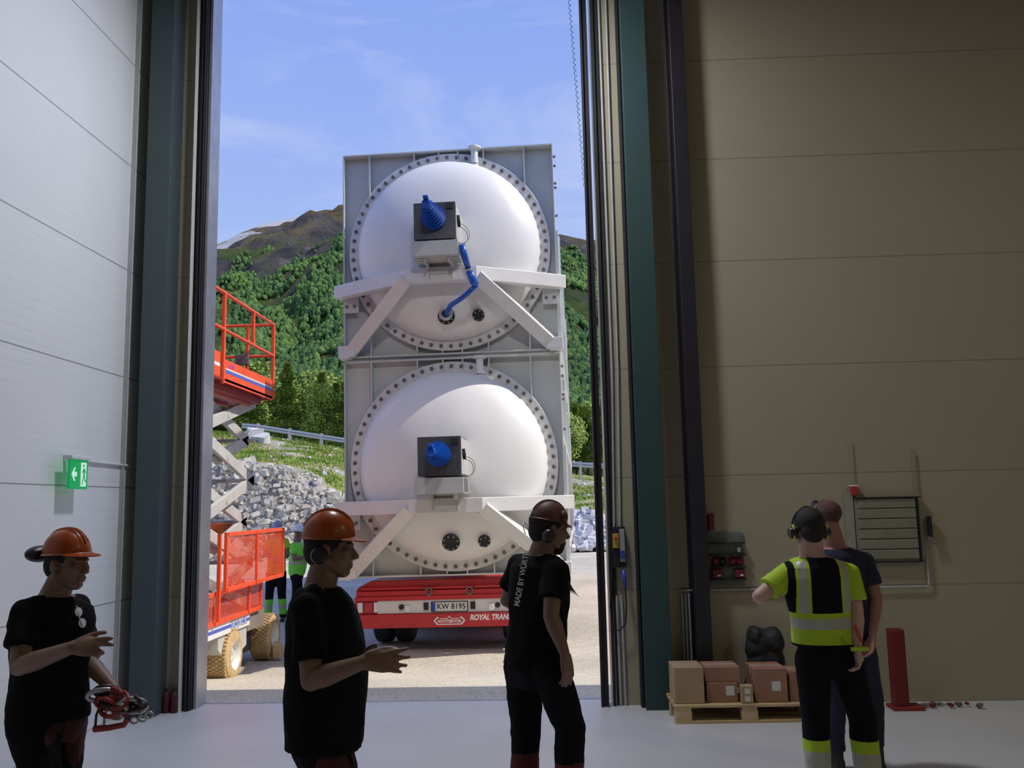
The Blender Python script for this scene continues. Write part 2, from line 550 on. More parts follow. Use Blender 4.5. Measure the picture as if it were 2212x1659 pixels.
def mount(x, y):
    t = (y - 400) / 1400
    xr = x * 1800 / max(y, 300)
    zr = lerp_tab(ridge, xr)
    if t < 0: return 4 + (y - 155) * .05 if y > 155 else 4
    base = 16 + (zr - 16) * (t ** .92) if t < 1 else zr - (y - 1800) * .35
    r = min(1, max(0, t * 4)) * max(.12, min(1, (1 - t) * 5))
    n1 = fbm(x / 260, y / 260, 2, 6)
    cl = abs(nz3(x / 130 + y / 900, y / 260, 9))
    return base - 26 * cliff(x, y) * r + r * (n1 * 34 + (cl - .3) * 52 + 15 * fbm(x / 45, y / 45, 5, 3))


def mount_mat():
    m = bpy.data.materials.new('mountain')
    n, l, b = nodes_of(m)
    tc = n.new('ShaderNodeTexCoord'); geo = n.new('ShaderNodeNewGeometry')
    sep = n.new('ShaderNodeSeparateXYZ'); l.new(tc.outputs['Object'], sep.inputs[0])
    sn = n.new('ShaderNodeSeparateXYZ'); l.new(geo.outputs['Normal'], sn.inputs[0])

    def noise_(s, d=8, r=.6):
        q = n.new('ShaderNodeTexNoise'); q.inputs['Scale'].default_value = s; q.inputs['Detail'].default_value = d; q.inputs['Roughness'].default_value = r
        l.new(tc.outputs['Object'], q.inputs['Vector']); return q.outputs['Fac']

    def ramp(src, *st):
        q = n.new('ShaderNodeValToRGB'); q.color_ramp.elements[0].position = st[0][0]; q.color_ramp.elements[0].color = st[0][1]
        q.color_ramp.elements[1].position = st[-1][0]; q.color_ramp.elements[1].color = st[-1][1]
        for p_, c_ in st[1:-1]:
            k_ = q.color_ramp.elements.new(p_); k_.color = c_
        l.new(src, q.inputs[0]); return q.outputs[0]

    def mix(f, a, b_):
        q = n.new('ShaderNodeMix'); q.data_type = 'RGBA'
        l.new(f, q.inputs['Factor'])
        for s_, k_ in ((a, 'A'), (b_, 'B')):
            if isinstance(s_, tuple): q.inputs[k_].default_value = s_
            else: l.new(s_, q.inputs[k_])
        return q.outputs['Result']

    def mth(op, a, v):
        q = n.new('ShaderNodeMath'); q.operation = op
        for s_, k_ in ((a, 0), (v, 1)):
            if isinstance(s_, (int, float)): q.inputs[k_].default_value = s_
            else: l.new(s_, q.inputs[k_])
        return q.outputs[0]
    g = ramp(noise_(.02), (.3, (.05, .10, .035, 1)), (.5, (.12, .18, .05, 1)), (.7, (.24, .26, .11, 1)))
    heath = ramp(noise_(.012), (.3, (.13, .12, .05, 1)), (.5, (.25, .19, .12, 1)), (.7, (.20, .21, .08, 1)))
    rock = ramp(noise_(.03), (.3, (.05, .055, .07, 1)), (.55, (.16, .15, .15, 1)), (.7, (.30, .29, .28, 1)))
    hh = mth('ADD', sep.outputs['Z'], mth('MULTIPLY', noise_(.006), 260))
    c = mix(ramp(hh, (0, (0, 0, 0, 1)), (1, (1, 1, 1, 1))), g, heath)
    mr = n.new('ShaderNodeMapRange'); mr.inputs['From Min'].default_value = 470; mr.inputs['From Max'].default_value = 600; l.new(hh, mr.inputs['Value'])
    c = mix(mr.outputs[0], g, heath)
    rf = ramp(mth('ADD', noise_(.011, 9, .7), 0), (.52, (0, 0, 0, 1)), (.60, (1, 1, 1, 1)))
    m2 = n.new('ShaderNodeMapRange'); m2.inputs['From Min'].default_value = 300; m2.inputs['From Max'].default_value = 380; l.new(hh, m2.inputs['Value'])
    steep = ramp(sn.outputs['Z'], (.70, (1, 1, 1, 1)), (.82, (0, 0, 0, 1)))
    q = n.new('ShaderNodeMath'); q.operation = 'MAXIMUM'; l.new(rf, q.inputs[0]); l.new(steep, q.inputs[1])
    c = mix(mth('MULTIPLY', q.outputs[0], m2.outputs[0]), c, rock)
    ct = n.new('ShaderNodeAttribute'); ct.attribute_name = 'cliff'
    cfac = mth('ADD', ct.outputs['Fac'], mth('MULTIPLY', noise_(.07, 8, .7), .5))
    c = mix(ramp(cfac, (.56, (0, 0, 0, 1)), (.70, (1, 1, 1, 1))), c, rock)
    att = n.new('ShaderNodeAttribute'); att.attribute_name = 'snow'
    mpn = n.new('ShaderNodeMapping'); mpn.inputs['Scale'].default_value = (.6, .6, 2.5); l.new(tc.outputs['Object'], mpn.inputs[0])
    sno = n.new('ShaderNodeTexNoise'); sno.inputs['Scale'].default_value = .012; sno.inputs['Detail'].default_value = 6; l.new(mpn.outputs[0], sno.inputs['Vector'])
    sf = mth('MULTIPLY', ramp(sno.outputs['Fac'], (.45, (0, 0, 0, 1)), (.50, (1, 1, 1, 1))), att.outputs['Fac'])
    c = mix(ramp(sf, (.40, (0, 0, 0, 1)), (.46, (1, 1, 1, 1))), c, (.90, .90, .93, 1))
    l.new(c, b.inputs['Base Color'])
    bp = n.new('ShaderNodeBump'); bp.inputs['Strength'].default_value = 1; bp.inputs['Distance'].default_value = 30
    l.new(noise_(.06, 10, .7), bp.inputs['Height']); l.new(bp.outputs[0], b.inputs['Normal'])
    b.inputs['Roughness'].default_value = .95; b.inputs['Specular IOR Level'].default_value = .1
    return m


xs = [-1500 + 14 * i for i in range(180)]
ys = [150, 250, 330] + [390 + 12 * i for i in range(118)] + [1806, 1830, 1900, 2100]
mo = structure('mountain', grid_mesh(xs, ys, mount), mount_mat(), smooth=True)
sa = mo.data.attributes.new('snow', 'FLOAT', 'POINT')
ca = mo.data.attributes.new('cliff', 'FLOAT', 'POINT')
for i, vtx in enumerate(mo.data.vertices):
    x, y, z = vtx.co
    ca.data[i].value = cliff(x, y) if y > 420 else 0
    sa.data[i].value = sstep(1600, 1720, y) * (1 - sstep(-480, -380, x)) * sstep(-860, -700, x)


def leaf_mat(name, c1, c2, c3):
    m = bpy.data.materials.new(name)
    n, l, b = nodes_of(m)
    a = n.new('ShaderNodeAttribute'); a.attribute_name = 'tone'
    r = n.new('ShaderNodeValToRGB'); r.color_ramp.elements[0].color = (*c1, 1); r.color_ramp.elements[1].color = (*c3, 1)
    k = r.color_ramp.elements.new(.5); k.color = (*c2, 1)
    l.new(a.outputs['Fac'], r.inputs[0]); l.new(r.outputs[0], b.inputs['Base Color'])
    b.inputs['Roughness'].default_value = .8; b.inputs['Specular IOR Level'].default_value = .15
    return m


def set_tone(me, tones):
    a = me.attributes.new('tone', 'FLOAT', 'FACE'); a.data.foreach_set('value', tones)


random.seed(4)
# distant forest: nobody could count it
ico_bm = bmesh.new(); bmesh.ops.create_icosphere(ico_bm, subdivisions=1, radius=1)
ICO_V = [v_.co.copy() for v_ in ico_bm.verts]; ICO_F = [[q.index for q in f.verts] for f in ico_bm.faces]; ico_bm.free()
fb = MB(); tones = []
cnt = 0
while cnt < 40000:
    y = 410 + 1080 * random.random() ** 1.15
    x = y * random.uniform(-.46, .14)
    d = fbm(x / 70, y / 110, 4, 4)
    hi = (y - 400) / 1000
    if d < -.85 + hi * 1.45 or cliff(x, y) > .42: continue
    cnt += 1
    z = mount(x, y)
    s = random.uniform(1.5, 3.1) * (1.1 - .35 * hi)
    con = random.random() < .3
    k = len(fb.v)
    for p in ICO_V:
        j = 1 + random.uniform(-.22, .22)
        wz = (1.9 if con else 1.25)
        taper = (1 - .45 * (p.z + 1) / 2) if con else 1
        fb.v.append((x + p.x * s * j * taper, y + p.y * s * j * taper, z + s * .9 + p.z * s * wz * j))
    fb.f += [tuple(i + k for i in f) for f in ICO_F]
    t0 = min(1, max(0, (.22 if con else .55) + random.uniform(-.22, .22) + .35 * nz3(x / 60, y / 60, 1)))
    tones += [t0] * 20
M_far = leaf_mat('forest_leaves', (.045, .105, .045), (.12, .23, .06), (.24, .36, .10))
_n, _l, _b = nodes_of(M_far)
_t = _n.new('ShaderNodeTexCoord'); _z = _n.new('ShaderNodeTexNoise'); _z.inputs['Scale'].default_value = .9; _z.inputs['Detail'].default_value = 4
_p = _n.new('ShaderNodeBump'); _p.inputs['Strength'].default_value = 1; _p.inputs['Distance'].default_value = 2.5
_l.new(_t.outputs['Object'], _z.inputs['Vector']); _l.new(_z.outputs['Fac'], _p.inputs['Height']); _l.new(_p.outputs[0], _b.inputs['Normal'])
fo = fb.build('forest', M_far, smooth=True)
set_tone(fo.data, tones)
tag(fo, 'green forest covering the lower slopes of the mountain', 'forest', kind='stuff')

# ------------------------------------------------------------------ near trees, boulders, guardrail
M_leaf = leaf_mat('near_leaves', (.09, .15, .03), (.24, .32, .07), (.42, .50, .14))
M_bark = mat('bark', (.16, .12, .09), .9, var=.3, scale=5)


def tree_mesh(seed, kind):
    rnd = random.Random(seed); b = MB(); tn = []
    if kind == 'pine':
        H = 7.0
        for _ in range(5200):
            t = rnd.random() ** .8
            z = .5 + t * (H - .5)
            lay = .65 + .35 * math.sin(z * 4.6 + rnd.uniform(-.6, .6))
            R = (1.0 - t) ** .75 * 1.9 * lay + .1
            a = rnd.uniform(0, 2 * PI); r = R * rnd.uniform(.35, 1)
            p = V((r * math.cos(a), r * math.sin(a), z - r * .12 + rnd.uniform(-.1, .1)))
            d = V((math.cos(a), math.sin(a), rnd.uniform(-.1, .7))).normalized()
            s = rnd.uniform(.10, .24)
            sd = d.cross(V((rnd.uniform(-1, 1), rnd.uniform(-1, 1), 1))).normalized() * s * .5
            b.add([p - sd, p + sd, p + d * s * 1.5], [(0, 1, 2)]); tn.append(min(1, max(0, rnd.gauss(.35, .2))))
    else:
        H = 6.2
        blobs = [(V((rnd.uniform(-1.2, 1.2), rnd.uniform(-1.2, 1.2), rnd.uniform(1.6, H - .9))), rnd.uniform(.7, 1.25)) for _ in range(13)] + [(V((0, 0, H - .8)), .9), (V((0, 0, 2.6)), 1.5)]
        for _ in range(6500):
            c_, r_ = rnd.choice(blobs)
            d = V((rnd.gauss(0, 1), rnd.gauss(0, 1), rnd.gauss(0, 1))).normalized()
            p = c_ + d * r_ * rnd.uniform(.6, 1.05)
            s = rnd.uniform(.06, .14); u = V((rnd.gauss(0, 1), rnd.gauss(0, 1), rnd.gauss(0, 1))).normalized()
            w = u.orthogonal().normalized()
            b.add([p - u * s, p + w * s, p + u * s, p - w * s], [(0, 1, 2, 3)]); tn.append(min(1, max(0, rnd.gauss(.62, .2))))
    me = bpy.data.meshes.new('foliage'); me.from_pydata(b.v, [], b.f); me.materials.append(M_leaf); set_tone(me, tn)
    tb = MB()
    tb.tube([(0, 0, -.6), (.03, 0, H * .3), (-.03, .03, H * .65), (0, 0, H * .93)], [.13, .1, .06, .02], 7)
    for _ in range(9):
        a = rnd.uniform(0, 2 * PI); z = rnd.uniform(.2, .8) * H
        tb.tube([(0, 0, z), (math.cos(a) * .9 * (1.1 - z / H), math.sin(a) * .9 * (1.1 - z / H), z + .3)], [.03, .012], 5)
    tm = bpy.data.meshes.new('trunk'); tm.from_pydata(tb.v, [], tb.f); tm.materials.append(M_bark)
    return me, tm


variants = {'pine': [tree_mesh(s, 'pine') for s in (1, 2, 3)], 'birch': [tree_mesh(s, 'birch') for s in (4, 5, 6)]}
rt = random.Random(8)
spots = []
x = -28.0
while x < 9:
    for row in range(3):
        spots.append((x + rt.uniform(-.8, .8) + row * .7, 61 + row * 4.5 + rt.uniform(-1.4, 1.4), row))
    x += 2.0
spots = [s for s in spots if -.40 < s[0] / s[1] < .10]
for (x, y, row) in spots:
    kind = 'pine' if rt.random() < (.62 if row < 2 else .25) else 'birch'
    fm, tm = rt.choice(variants[kind])
    side = 'left' if x < -6 else 'right'
    rowname = ('front row', 'middle row', 'back row')[row]
    lab = ('dark green pine with layered branches' if kind == 'pine' else 'light green bushy broadleaf tree') + ', %s beyond the guardrail, %s of the tanks' % (rowname, side)
    t = empty('pine_tree' if kind == 'pine' else 'broadleaf_tree', (x, y, hill(x, y)), (0, 0, rt.uniform(0, 6)), label=lab, cat='tree',
              group='%s, %s, %s of the tanks' % ('pines' if kind == 'pine' else 'broadleaf trees', rowname, side))
    sc_ = rt.uniform(.58, .82) * (1 + row * .13)
    t.scale = (sc_ * rt.uniform(.9, 1.15), sc_ * rt.uniform(.9, 1.15), sc_)
    for nm, me in (('foliage', fm), ('trunk', tm)):
        o = bpy.data.objects.new(nm, me); COL.objects.link(o); o.parent = t


ORD = ('leftmost', 'second', 'third', 'fourth', 'fifth', 'sixth', 'seventh', 'eighth', 'ninth', 'tenth', 'eleventh', 'twelfth', 'thirteenth')
fam = {}
for o in COL.objects:
    if o.get('category') == 'tree': fam.setdefault(o['group'], []).append(o)
for g_, os_ in fam.items():
    os_.sort(key=lambda o: o.location.x / o.location.y)
    kind, row, side = g_.split(', ')
    for i, o in enumerate(os_):
        look = 'dark layered pine' if kind == 'pines' else 'light green bushy tree'
        place = 'leftmost of its kind' if i == 0 else ORD[min(i, 12)] + ' of its kind from the left'
        o['label'] = '%s, %s, %s, %s' % (look, place, row, side.replace('of the tanks', 'of tanks'))


def rock_vs(rnd, c, s, b):
    k = len(b.v); q = rnd.uniform(0, 6)
    sx, sy, sz = (rnd.uniform(.7, 1.3) for _ in range(3))
    for p in ICO_V:
        j = rnd.uniform(.72, 1.15)
        x_, y_ = p.x * math.cos(q) - p.y * math.sin(q), p.x * math.sin(q) + p.y * math.cos(q)
        b.v.append((c[0] + x_ * s * sx * j, c[1] + y_ * s * sy * j, c[2] + p.z * s * sz * j * .8))
    b.f += [tuple(i + k for i in f) for f in ICO_F]


def block_vs(rnd, c, s, b):
    '''angular broken block'''
    from mathutils import Euler
    E_ = Euler((rnd.uniform(-.5, .5), rnd.uniform(-.5, .5), rnd.uniform(0, 6))).to_matrix()
    sx, sy, sz = rnd.uniform(.7, 1.5), rnd.uniform(.6, 1.1), rnd.uniform(.4, .9)
    k = len(b.v)
    for X in (-1, 1):
        for Y in (-1, 1):
            for Z in (-1, 1):
                p = E_ @ V((X * s * sx * rnd.uniform(.6, 1.1), Y * s * sy * rnd.uniform(.6, 1.1), Z * s * sz * rnd.uniform(.6, 1.1)))
                b.v.append((c[0] + p.x, c[1] + p.y, c[2] + p.z))
    for f in ((0, 1, 3), (0, 3, 2), (4, 7, 5), (4, 6, 7), (0, 4, 5), (0, 5, 1), (2, 3, 7), (2, 7, 6), (0, 2, 6), (0, 6, 4), (1, 5, 7), (1, 7, 3)):
        b.f.append(tuple(i + k for i in f))


M_rockw = mat('broken_rock', (.42, .42, .44), .9, color2=(.72, .71, .72), scale=1.2, bump=.5, bscale=9)
rnd = random.Random(3)
b = MB()
for _ in range(1500):
    x = rnd.uniform(-.5, 5.5); y = rnd.uniform(39.5, 43.5)
    h = 2.1 * max(0, 1 - abs(y - 42.5) / 3.4) * (.75 + .35 * nz3(x * .8, 2))
    block_vs(rnd, (x, y, gz(y) + h * rnd.uniform(.75, 1)), rnd.uniform(.07, .26), b)
tag(b.build('rock_pile', M_rockw), 'heap of pale broken rock at the edge of the yard right of the tanks', 'rock pile', kind='stuff')
b = MB()
for _ in range(5200):
    x = rnd.uniform(-20, -4); 
    t = rnd.uniform(-.3, 3.0)
    y = 37 + t
    block_vs(rnd, (x, y, hill(x, y) + rnd.uniform(-.12, .02)), rnd.uniform(.05, .11) + .15 * rnd.random() ** 3, b)
M_rockl = mat('blasted_rock', (.30, .275, .235), .9, color2=(.62, .59, .52), scale=2.2, bump=.6, bscale=7)
tag(b.build('rock_rubble', M_rockl), 'pale blasted rock bank below the grass slope, left of the tanks', 'rock bank', kind='stuff')
b = MB(); block_vs(rnd, (-16.6, 50.4, hill(-16.6, 50.4) + .3), .60, b); block_vs(rnd, (-16.15, 50.2, hill(-16.1, 50.2) + .15), .48, b); block_vs(rnd, (-16.9, 50.2, hill(-16.9, 50.2) + .2), .40, b)
tag(b.build('boulder', M_rockw), 'pale boulder lying on the grass near the end of the guardrail', 'boulder')
b = MB()
for _ in range(160):
    x = rnd.uniform(-20, 4); y = rnd.uniform(42, 54)
    rock_vs(rnd, (x, y, hill(x, y)), rnd.uniform(.05, .16), b)
tag(b.build('loose_stones', M_rockw), 'loose pale stones scattered over the grass slope', 'stones', kind='stuff')
# grass tufts
b = MB(); tn = []
for _ in range(42000):
    x = rnd.uniform(-21, 5); y = rnd.uniform(39.5, 56)
    yf = 37 + 4.5 * sstep(-6, 2, x)
    if y - yf < 2.6 + rnd.uniform(-.5, .5) or fbm(x * .3, y * .5, 11) > .3: continue
    z = hill(x, y); h = rnd.uniform(.05, .17); a = rnd.uniform(0, PI); w = .035
    dx, dy = math.cos(a) * w, math.sin(a) * w
    b.add([(x - dx, y - dy, z - .03), (x + dx, y + dy, z - .03), (x + rnd.uniform(-.1, .1), y + rnd.uniform(-.1, .1), z + h)], [(0, 1, 2)])
    tn.append(min(1, max(0, .52 + 1.1 * fbm(x * .28, y * .28, 21, 4) + rnd.uniform(-.2, .2))))
go = b.build('grass', leaf_mat('grass_blades', (.10, .20, .02), (.22, .30, .05), (.42, .36, .16)))
set_tone(go.data, tn)
tag(go, 'green and dry yellow grass on the slope below the guardrail', 'grass', kind='stuff')

t = empty('guardrail', (0, 0, 0), label='galvanised road guardrail along the top of the grass slope', cat='guardrail')
gp = [(-19.0 + i * 1.0, 55.2) for i in range(26)]
prof = [(0, .31), (.045, .27), (.045, .21), (0, .155), (.045, .10), (.045, .04), (0, 0)]
bb = MB(); n_ = len(prof)
for x, y in gp:
    z = lerp_tab(crest, x) + .42
    for d, h in prof: bb.v.append((x, y - d, z + h))
for i in range(len(gp) - 1):
    for j in range(n_ - 1):
        a = i * n_ + j; bb.f.append((a, a + 1, a + 1 + n_, a + n_))
ob = bb.build('rail_beam', M_galv, t)
ob.modifiers.new('solid', 'SOLIDIFY').thickness = .008
M_post = mat('post_wood_pale', (.50, .47, .42), .8)
for x, y in gp[1::2]:
    z = lerp_tab(crest, x)
    MB().box((x - .08, y - .05, z - .6), (x + .08, y + .14, z + .80)).build('post', M_post, t)

# ------------------------------------------------------------------ heavy trailer with two stacked vessels
RIG = dict(loc=(-1.37, 13.5, -.32), rot=(0, -.010, -.035))
RW = lambda **k: empty(k.pop('name'), RIG['loc'], RIG['rot'], **k)
M_glassw = mat('lamp_white', (.75, .76, .78), .2, var=.03)
M_lens = mat('lamp_red', (.45, .03, .04), .25, var=.1)
M_plate = mat('plate_white', (.72, .72, .70), .4, var=.03)
M_txtk = mat('lettering_black', (.02, .02, .022), .5)
M_txtw = mat('lettering_white', (.85, .84, .83), .5, var=.02)
M_pblue = mat('plate_blue', (.02, .06, .35), .4)
FRONT = lambda x, w, v: Matrix.Translation((x, v, w)) @ Matrix.Rotation(PI / 2, 4, 'X')   # writing that faces the hall

tr = RW(name='lowbed_trailer', label='red heavy transport trailer standing under the two stacked white vessels', cat='trailer')
UL, UR = -1.52, 1.30
UC = (UL + UR) / 2
b = MB()
b.prism([(UL + .22, 1.02), (UR - .22, 1.02), (UR - .03, .93), (UR, .88), (UR, .76), (UL, .76), (UL, .88), (UL + .03, .93)], -14.2, Matrix.Translation((0, .02, 0)) @ Matrix.Rotation(PI / 2, 4, 'X'))
b.build('deck', M_red, tr, bevel=.012)
MB().box((UL, -.10, .74), (UR, .06, .80)).box((UL + .02, -.07, .80), (UR - .02, .0, .875)).box((UL + .1, -.04, .885), (UR - .1, .3, .925)).build('rear_crossbeam', M_red, tr, bevel=.008)
MB().box((UL, -.12, .345), (UR, .04, .545)).build('bumper', M_red, tr, bevel=.008)
MB().box((UL + .34, -.075, .55), (UR - .34, .02, .738)).build('light_panel', M_plate, tr, bevel=.004)
MB().box((UL, -.06, .545), (UR, .05, .74)).build('lamp_recess', M_red, tr)
for sg in (-1, 1):
    X = lambda d: UC + sg * (1.41 - d)
    for d, w, m_, nm in ((.085, .075, M_glassw, 'marker_lamp'), (.21, .13, M_lens, 'tail_lamp'), (.315, .055, M_glassw, 'marker_lamp')):
        MB().box((X(d) - w / 2, -.11, .575), (X(d) + w / 2, -.05, .72)).build(nm, m_, tr, bevel=.01)
    MB().box((UC + sg * .62 - .04, -.12, .57), (UC + sg * .62 + .04, -.07, .665)).build('side_lamp', M_glassw, tr, bevel=.008)
    MB().lathe([(.001, 0), (.038, 0), (.038, .04), (.001, .04)], axisM((UC + sg * .71, -.07, .645), (0, -1, 0)), 20).build('reflector', M_black, tr)
    MB().box((UC + sg * .345 - .035, -.105, .595), (UC + sg * .345 + .035, -.07, .70)).build('socket_box', M_dark, tr, bevel=.005)
    # lashing rings
    rg = MB()
    rg.tube([(UC + sg * .30 + .045 * math.cos(a), -.09, .86 + .05 * math.sin(a)) for a in [i * PI / 9 for i in range(18)] + [0]], .014, 8)
    rg.build('lashing_ring', M_bolt, tr, smooth=True)
pl = MB().box((UC - .26, -.098, .575), (UC + .26, -.08, .70)).build('number_plate', M_plate, tr, bevel=.006)
pl['label'] = 'white number plate with blue edge'
MB().box((UC - .272, -.09, .565), (UC + .272, -.076, .71)).build('plate_holder', M_black, tr)
MB().box((UC - .258, -.101, .578), (UC - .205, -.097, .697)).build('plate_band', M_pblue, pl)
text('plate_lettering', 'KW 8195', .112, FRONT(UC + .028, .638, -.0995), M_txtk, pl, sx=.93, offset=.002, spacing=1.04)
text('bumper_lettering', 'ROYAL TRANS', .105, FRONT(UC + .30, .475, -.1215), M_txtw, tr, align='LEFT', shear=.25, offset=.0045, sx=.86)
# framed maker's emblem: a flat hexagon with three peaks
em = [(-.235, 0), (-.175, .062), (-.155, .035), (-.03, .035), (0, .068), (.03, .035), (.155, .035), (.175, .062), (.235, 0), (.185, -.058), (-.185, -.058)]
eb = MB(); n_ = len(em)
for dz in (0, .003):
    for sc_ in (1, .86):
        eb.v += [tuple(FRONT(UC + .0, .44, -.1205) @ V((x * (1 if sc_ == 1 else .90), y * sc_ if sc_ == 1 else y * .76, dz))) for x, y in em]
for i in range(n_):
    j = (i + 1) % n_
    eb.f += [(2 * n_ + i, 2 * n_ + j, 3 * n_ + j, 3 * n_ + i), (i, j, 2 * n_ + j, 2 * n_ + i), (n_ + i, n_ + j, 3 * n_ + j, 3 * n_ + i)]
eb.build('emblem_frame', M_txtw, tr)
text('emblem_lettering', 'NOOTEBOOM', .060, FRONT(UC, .430, -.1215), M_txtw, tr, offset=.002, sx=.88)
for u in (-1.28, -.95, .73, 1.06):
    for k in range(7):
        v = .95 + k * 1.9
        b = MB().lathe([(.20, -.13), (.36, -.13), (.40, -.10), (.41, 0), (.40, .10), (.36, .13), (.20, .13)], axisM((u, v, .41), (1, 0, 0)), 28)
        tw = b.build('tyre', M_black, tr, smooth='auto')
        MB().lathe([(.001, -.06), (.20, -.12), (.21, .12), (.001, .08)], axisM((u, v, .41), (1, 0, 0)), 20).build('rim', M_bolt, tw)
MB().box((UC - .35, .2, .45), (UC + .35, 13.5, .78)).build('chassis', M_dark, tr)
MB().box((UL + .15, .25, .42), (UR - .15, .55, .76)).build('axle_guard', M_dark, tr)


def vessel(w0, label, hose):
    t = RW(name='storage_vessel', label=label, cat='tank', group='white vessels stacked on the trailer')
    W = .0
    wc = w0 + 1.62
    HW = 1.65
    # end frame: face plate, rim flanges, ribs
    MB().box((-HW, .02, w0), (HW, .045, w0 + 3.24)).build('frame_plate', M_frame, t)
    b = MB()
    b.box((-HW, -.13, w0), (-HW + .02, .20, w0 + 3.24)).box((HW - .02, -.13, w0), (HW, .20, w0 + 3.24))
    b.box((-HW + .02, -.13, w0 + 3.215), (HW - .02, .20, w0 + 3.24)).box((-HW + .02, -.13, w0), (HW - .02, .20, w0 + .025))
    b.build('frame_rim', M_frame, t, bevel=.003)
    for u in (-1.23, 1.20):
        MB().box((u - .01, -.12, w0 + .026), (u + .01, .02, w0 + 3.214)).build('frame_rib', M_frame, t)
    for u in (-.52, -.13, .17, .57):
        for a, c_ in ((w0 + .026, w0 + .30), (w0 + 2.95, w0 + 3.214)):
            MB().box((u - .01, -.12, a), (u + .01, .02, c_)).build('frame_rib', M_frame, t)
    # body behind
    MB().lathe([(1.40, .046), (1.40, 13.6), (.9, 14.0), (.001, 14.1)], axisM((0, 0, wc), (0, 1, 0)), 64).build('shell', M_tank, t, smooth='auto')
    for k, v in enumerate((4.9, 9.3, 13.4)):
        b = MB()
        b.box((-HW, v, w0), (-1.42, v + .03, w0 + 3.24)).box((1.42, v, w0), (HW, v + .03, w0 + 3.24)).box((-1.42, v, w0), (1.42, v + .03, w0 + .3)).box((-1.42, v, w0 + 2.94), (1.42, v + .03, w0 + 3.24))
        b.box((-HW, v - .12, w0), (-HW + .02, v, w0 + 3.24)).box((HW - .02, v - .12, w0), (HW, v, w0 + 3.24))
        b.build('support_frame', M_frame, t)
    for u in (-1.60, 1.60):
        b = MB().box((u - .05, .05, w0 + .2), (u + .05, 13.3, w0 + .34)).box((u - .05, .05, w0 + 1.95), (u + .05, 13.3, w0 + 2.05))
        b.build('side_beam', M_frame, t)
    # bolted flange and domed head
    MB().lathe([(1.33, -.01), (1.33, -.11), (1.555, -.11), (1.56, -.105), (1.56, -.065), (1.54, -.062), (1.54, -.055), (1.56, -.052), (1.56, -.012), (1.555, -.01)], axisM((0, 0, wc), (0, 1, 0)), 96).build('bolt_flange', M_flange, t, smooth='auto')
    prof = []
    R, D = 1.405, .60
    for i in range(29):
        a = PI / 2 * i / 28
        prof.append((max(.001, R * math.cos(a) ** .92), -.11 - D * math.sin(a) ** .95))
    dome = MB().lathe([(R, -.10)] + prof, axisM((0, 0, wc), (0, 1, 0)), 128).build('domed_head', M_tank, t, smooth=True)
    NB = 62
    for i in range(NB):
        a = 2 * PI * (i + .5) / NB
        p = V((1.492 * math.cos(a), 0, wc + 1.492 * math.sin(a)))
        bb = MB().lathe([(.001, .055), (.012, .055), (.012, .03), (.027, .03), (.030, .026), (.030, 0), (.001, 0)], axisM(p + V((0, -.11, 0)), (0, -1, 0)), 6 if i % 1 == 0 else 8)
        bb.build('bolt', M_bolt, t)
    # lifting bolts along the right edge of the frame, tabs at the lower corners
    for w in (.35, .55, 1.0, 1.45, 1.62, 2.1, 2.55, 2.62, 2.9, 3.05):
        MB().lathe([(.001, .04), (.022, .035), (.022, 0), (.001, 0)], axisM((HW, -.06, w0 + w), (1, 0, 0)), 8).build('edge_bolt', M_bolt, t)
    for sg in (-1, 1):
        tb = MB().box((sg * 1.53 - .12, -.15, w0 + .70), (sg * 1.53 + .12, -.131, w0 + .95)).build('corner_tab', M_frame, t, bevel=.004)
        for dx in (-.06, .06):
            MB().lathe([(.001, .03), (.024, .028), (.024, 0), (.001, 0)], axisM((sg * 1.53 + dx, -.15, w0 + .80), (0, -1, 0)), 8).build('tab_bolt', M_bolt, tb)
    MB().box((HW, -.13, w0 + .1), (HW + .035, .3, w0 + 1.85)).build('side_plate', M_frame, t, bevel=.004)
    # top nozzle
    MB().lathe([(.001, .0), (.062, 0), (.055, .05), (.055, .23), (.10, .235), (.105, .24), (.105, .265), (.10, .27), (.001, .27)], axisM((.44, -.19, wc + 1.34), (0, 0, 1)), 28).build('nozzle', M_whitep, t, smooth='auto')
    MB().lathe([(.052, -.1), (.052, .05)], axisM((.44, -.19, wc + 1.28), (0, 0, 1)), 20).build('nozzle_neck', M_whitep, t, smooth=True)
    # support trestle in front of the head
    vb, wt = -.92, wc - .50
    b = MB(); hh = .2
    for sg in (-1, 1):
        b.beam((sg * .48, vb, wt - hh / 2), (sg * 1.72, -.16, wt - hh / 2 + .0), .16, hh, ext=.02)
        b.beam((sg * .52, vb + .02, wt - hh / 2 - .03), (sg * 1.50, -.16, wc - 1.50), .21, .19, up=(0, -.6, 1), ext=.03)
        b.beam((sg * 1.45, -.17, wc - 1.535), (sg * 1.70, -.17, wc - 1.535), .22, .17, ext=.0)
        b.box((sg * 1.60 - .10, -.28, wc - 1.64), (sg * 1.60 + .08, .0, wc - 1.60))
    b.beam((-.52, vb, wt - hh / 2), (.52, vb, wt - hh / 2), .16, hh)
    b.build('trestle', mat('trestle_paint', (.70, .69, .67), .4, var=.04), t, bevel=.008)
    # shelf and pedestal
    b = MB().box((-.33, -1.42, wc - .44), (.31, -.78, wc - .43)).box((-.33, -1.42, wc - .24), (.31, -.78, wc - .23)).box((-.33, -1.42, wc - .44), (-.32, -.78, wc - .23)).box((-.33, -1.43, wc - .44), (.31, -1.42, wc - .23)).box((.30, -1.42, wc - .43), (.31, -1.38, wc - .24)).box((.30, -.85, wc - .43), (.31, -.78, wc - .24))
    b.build('drive_shelf', M_shelf, t, bevel=.004)
    b = MB()
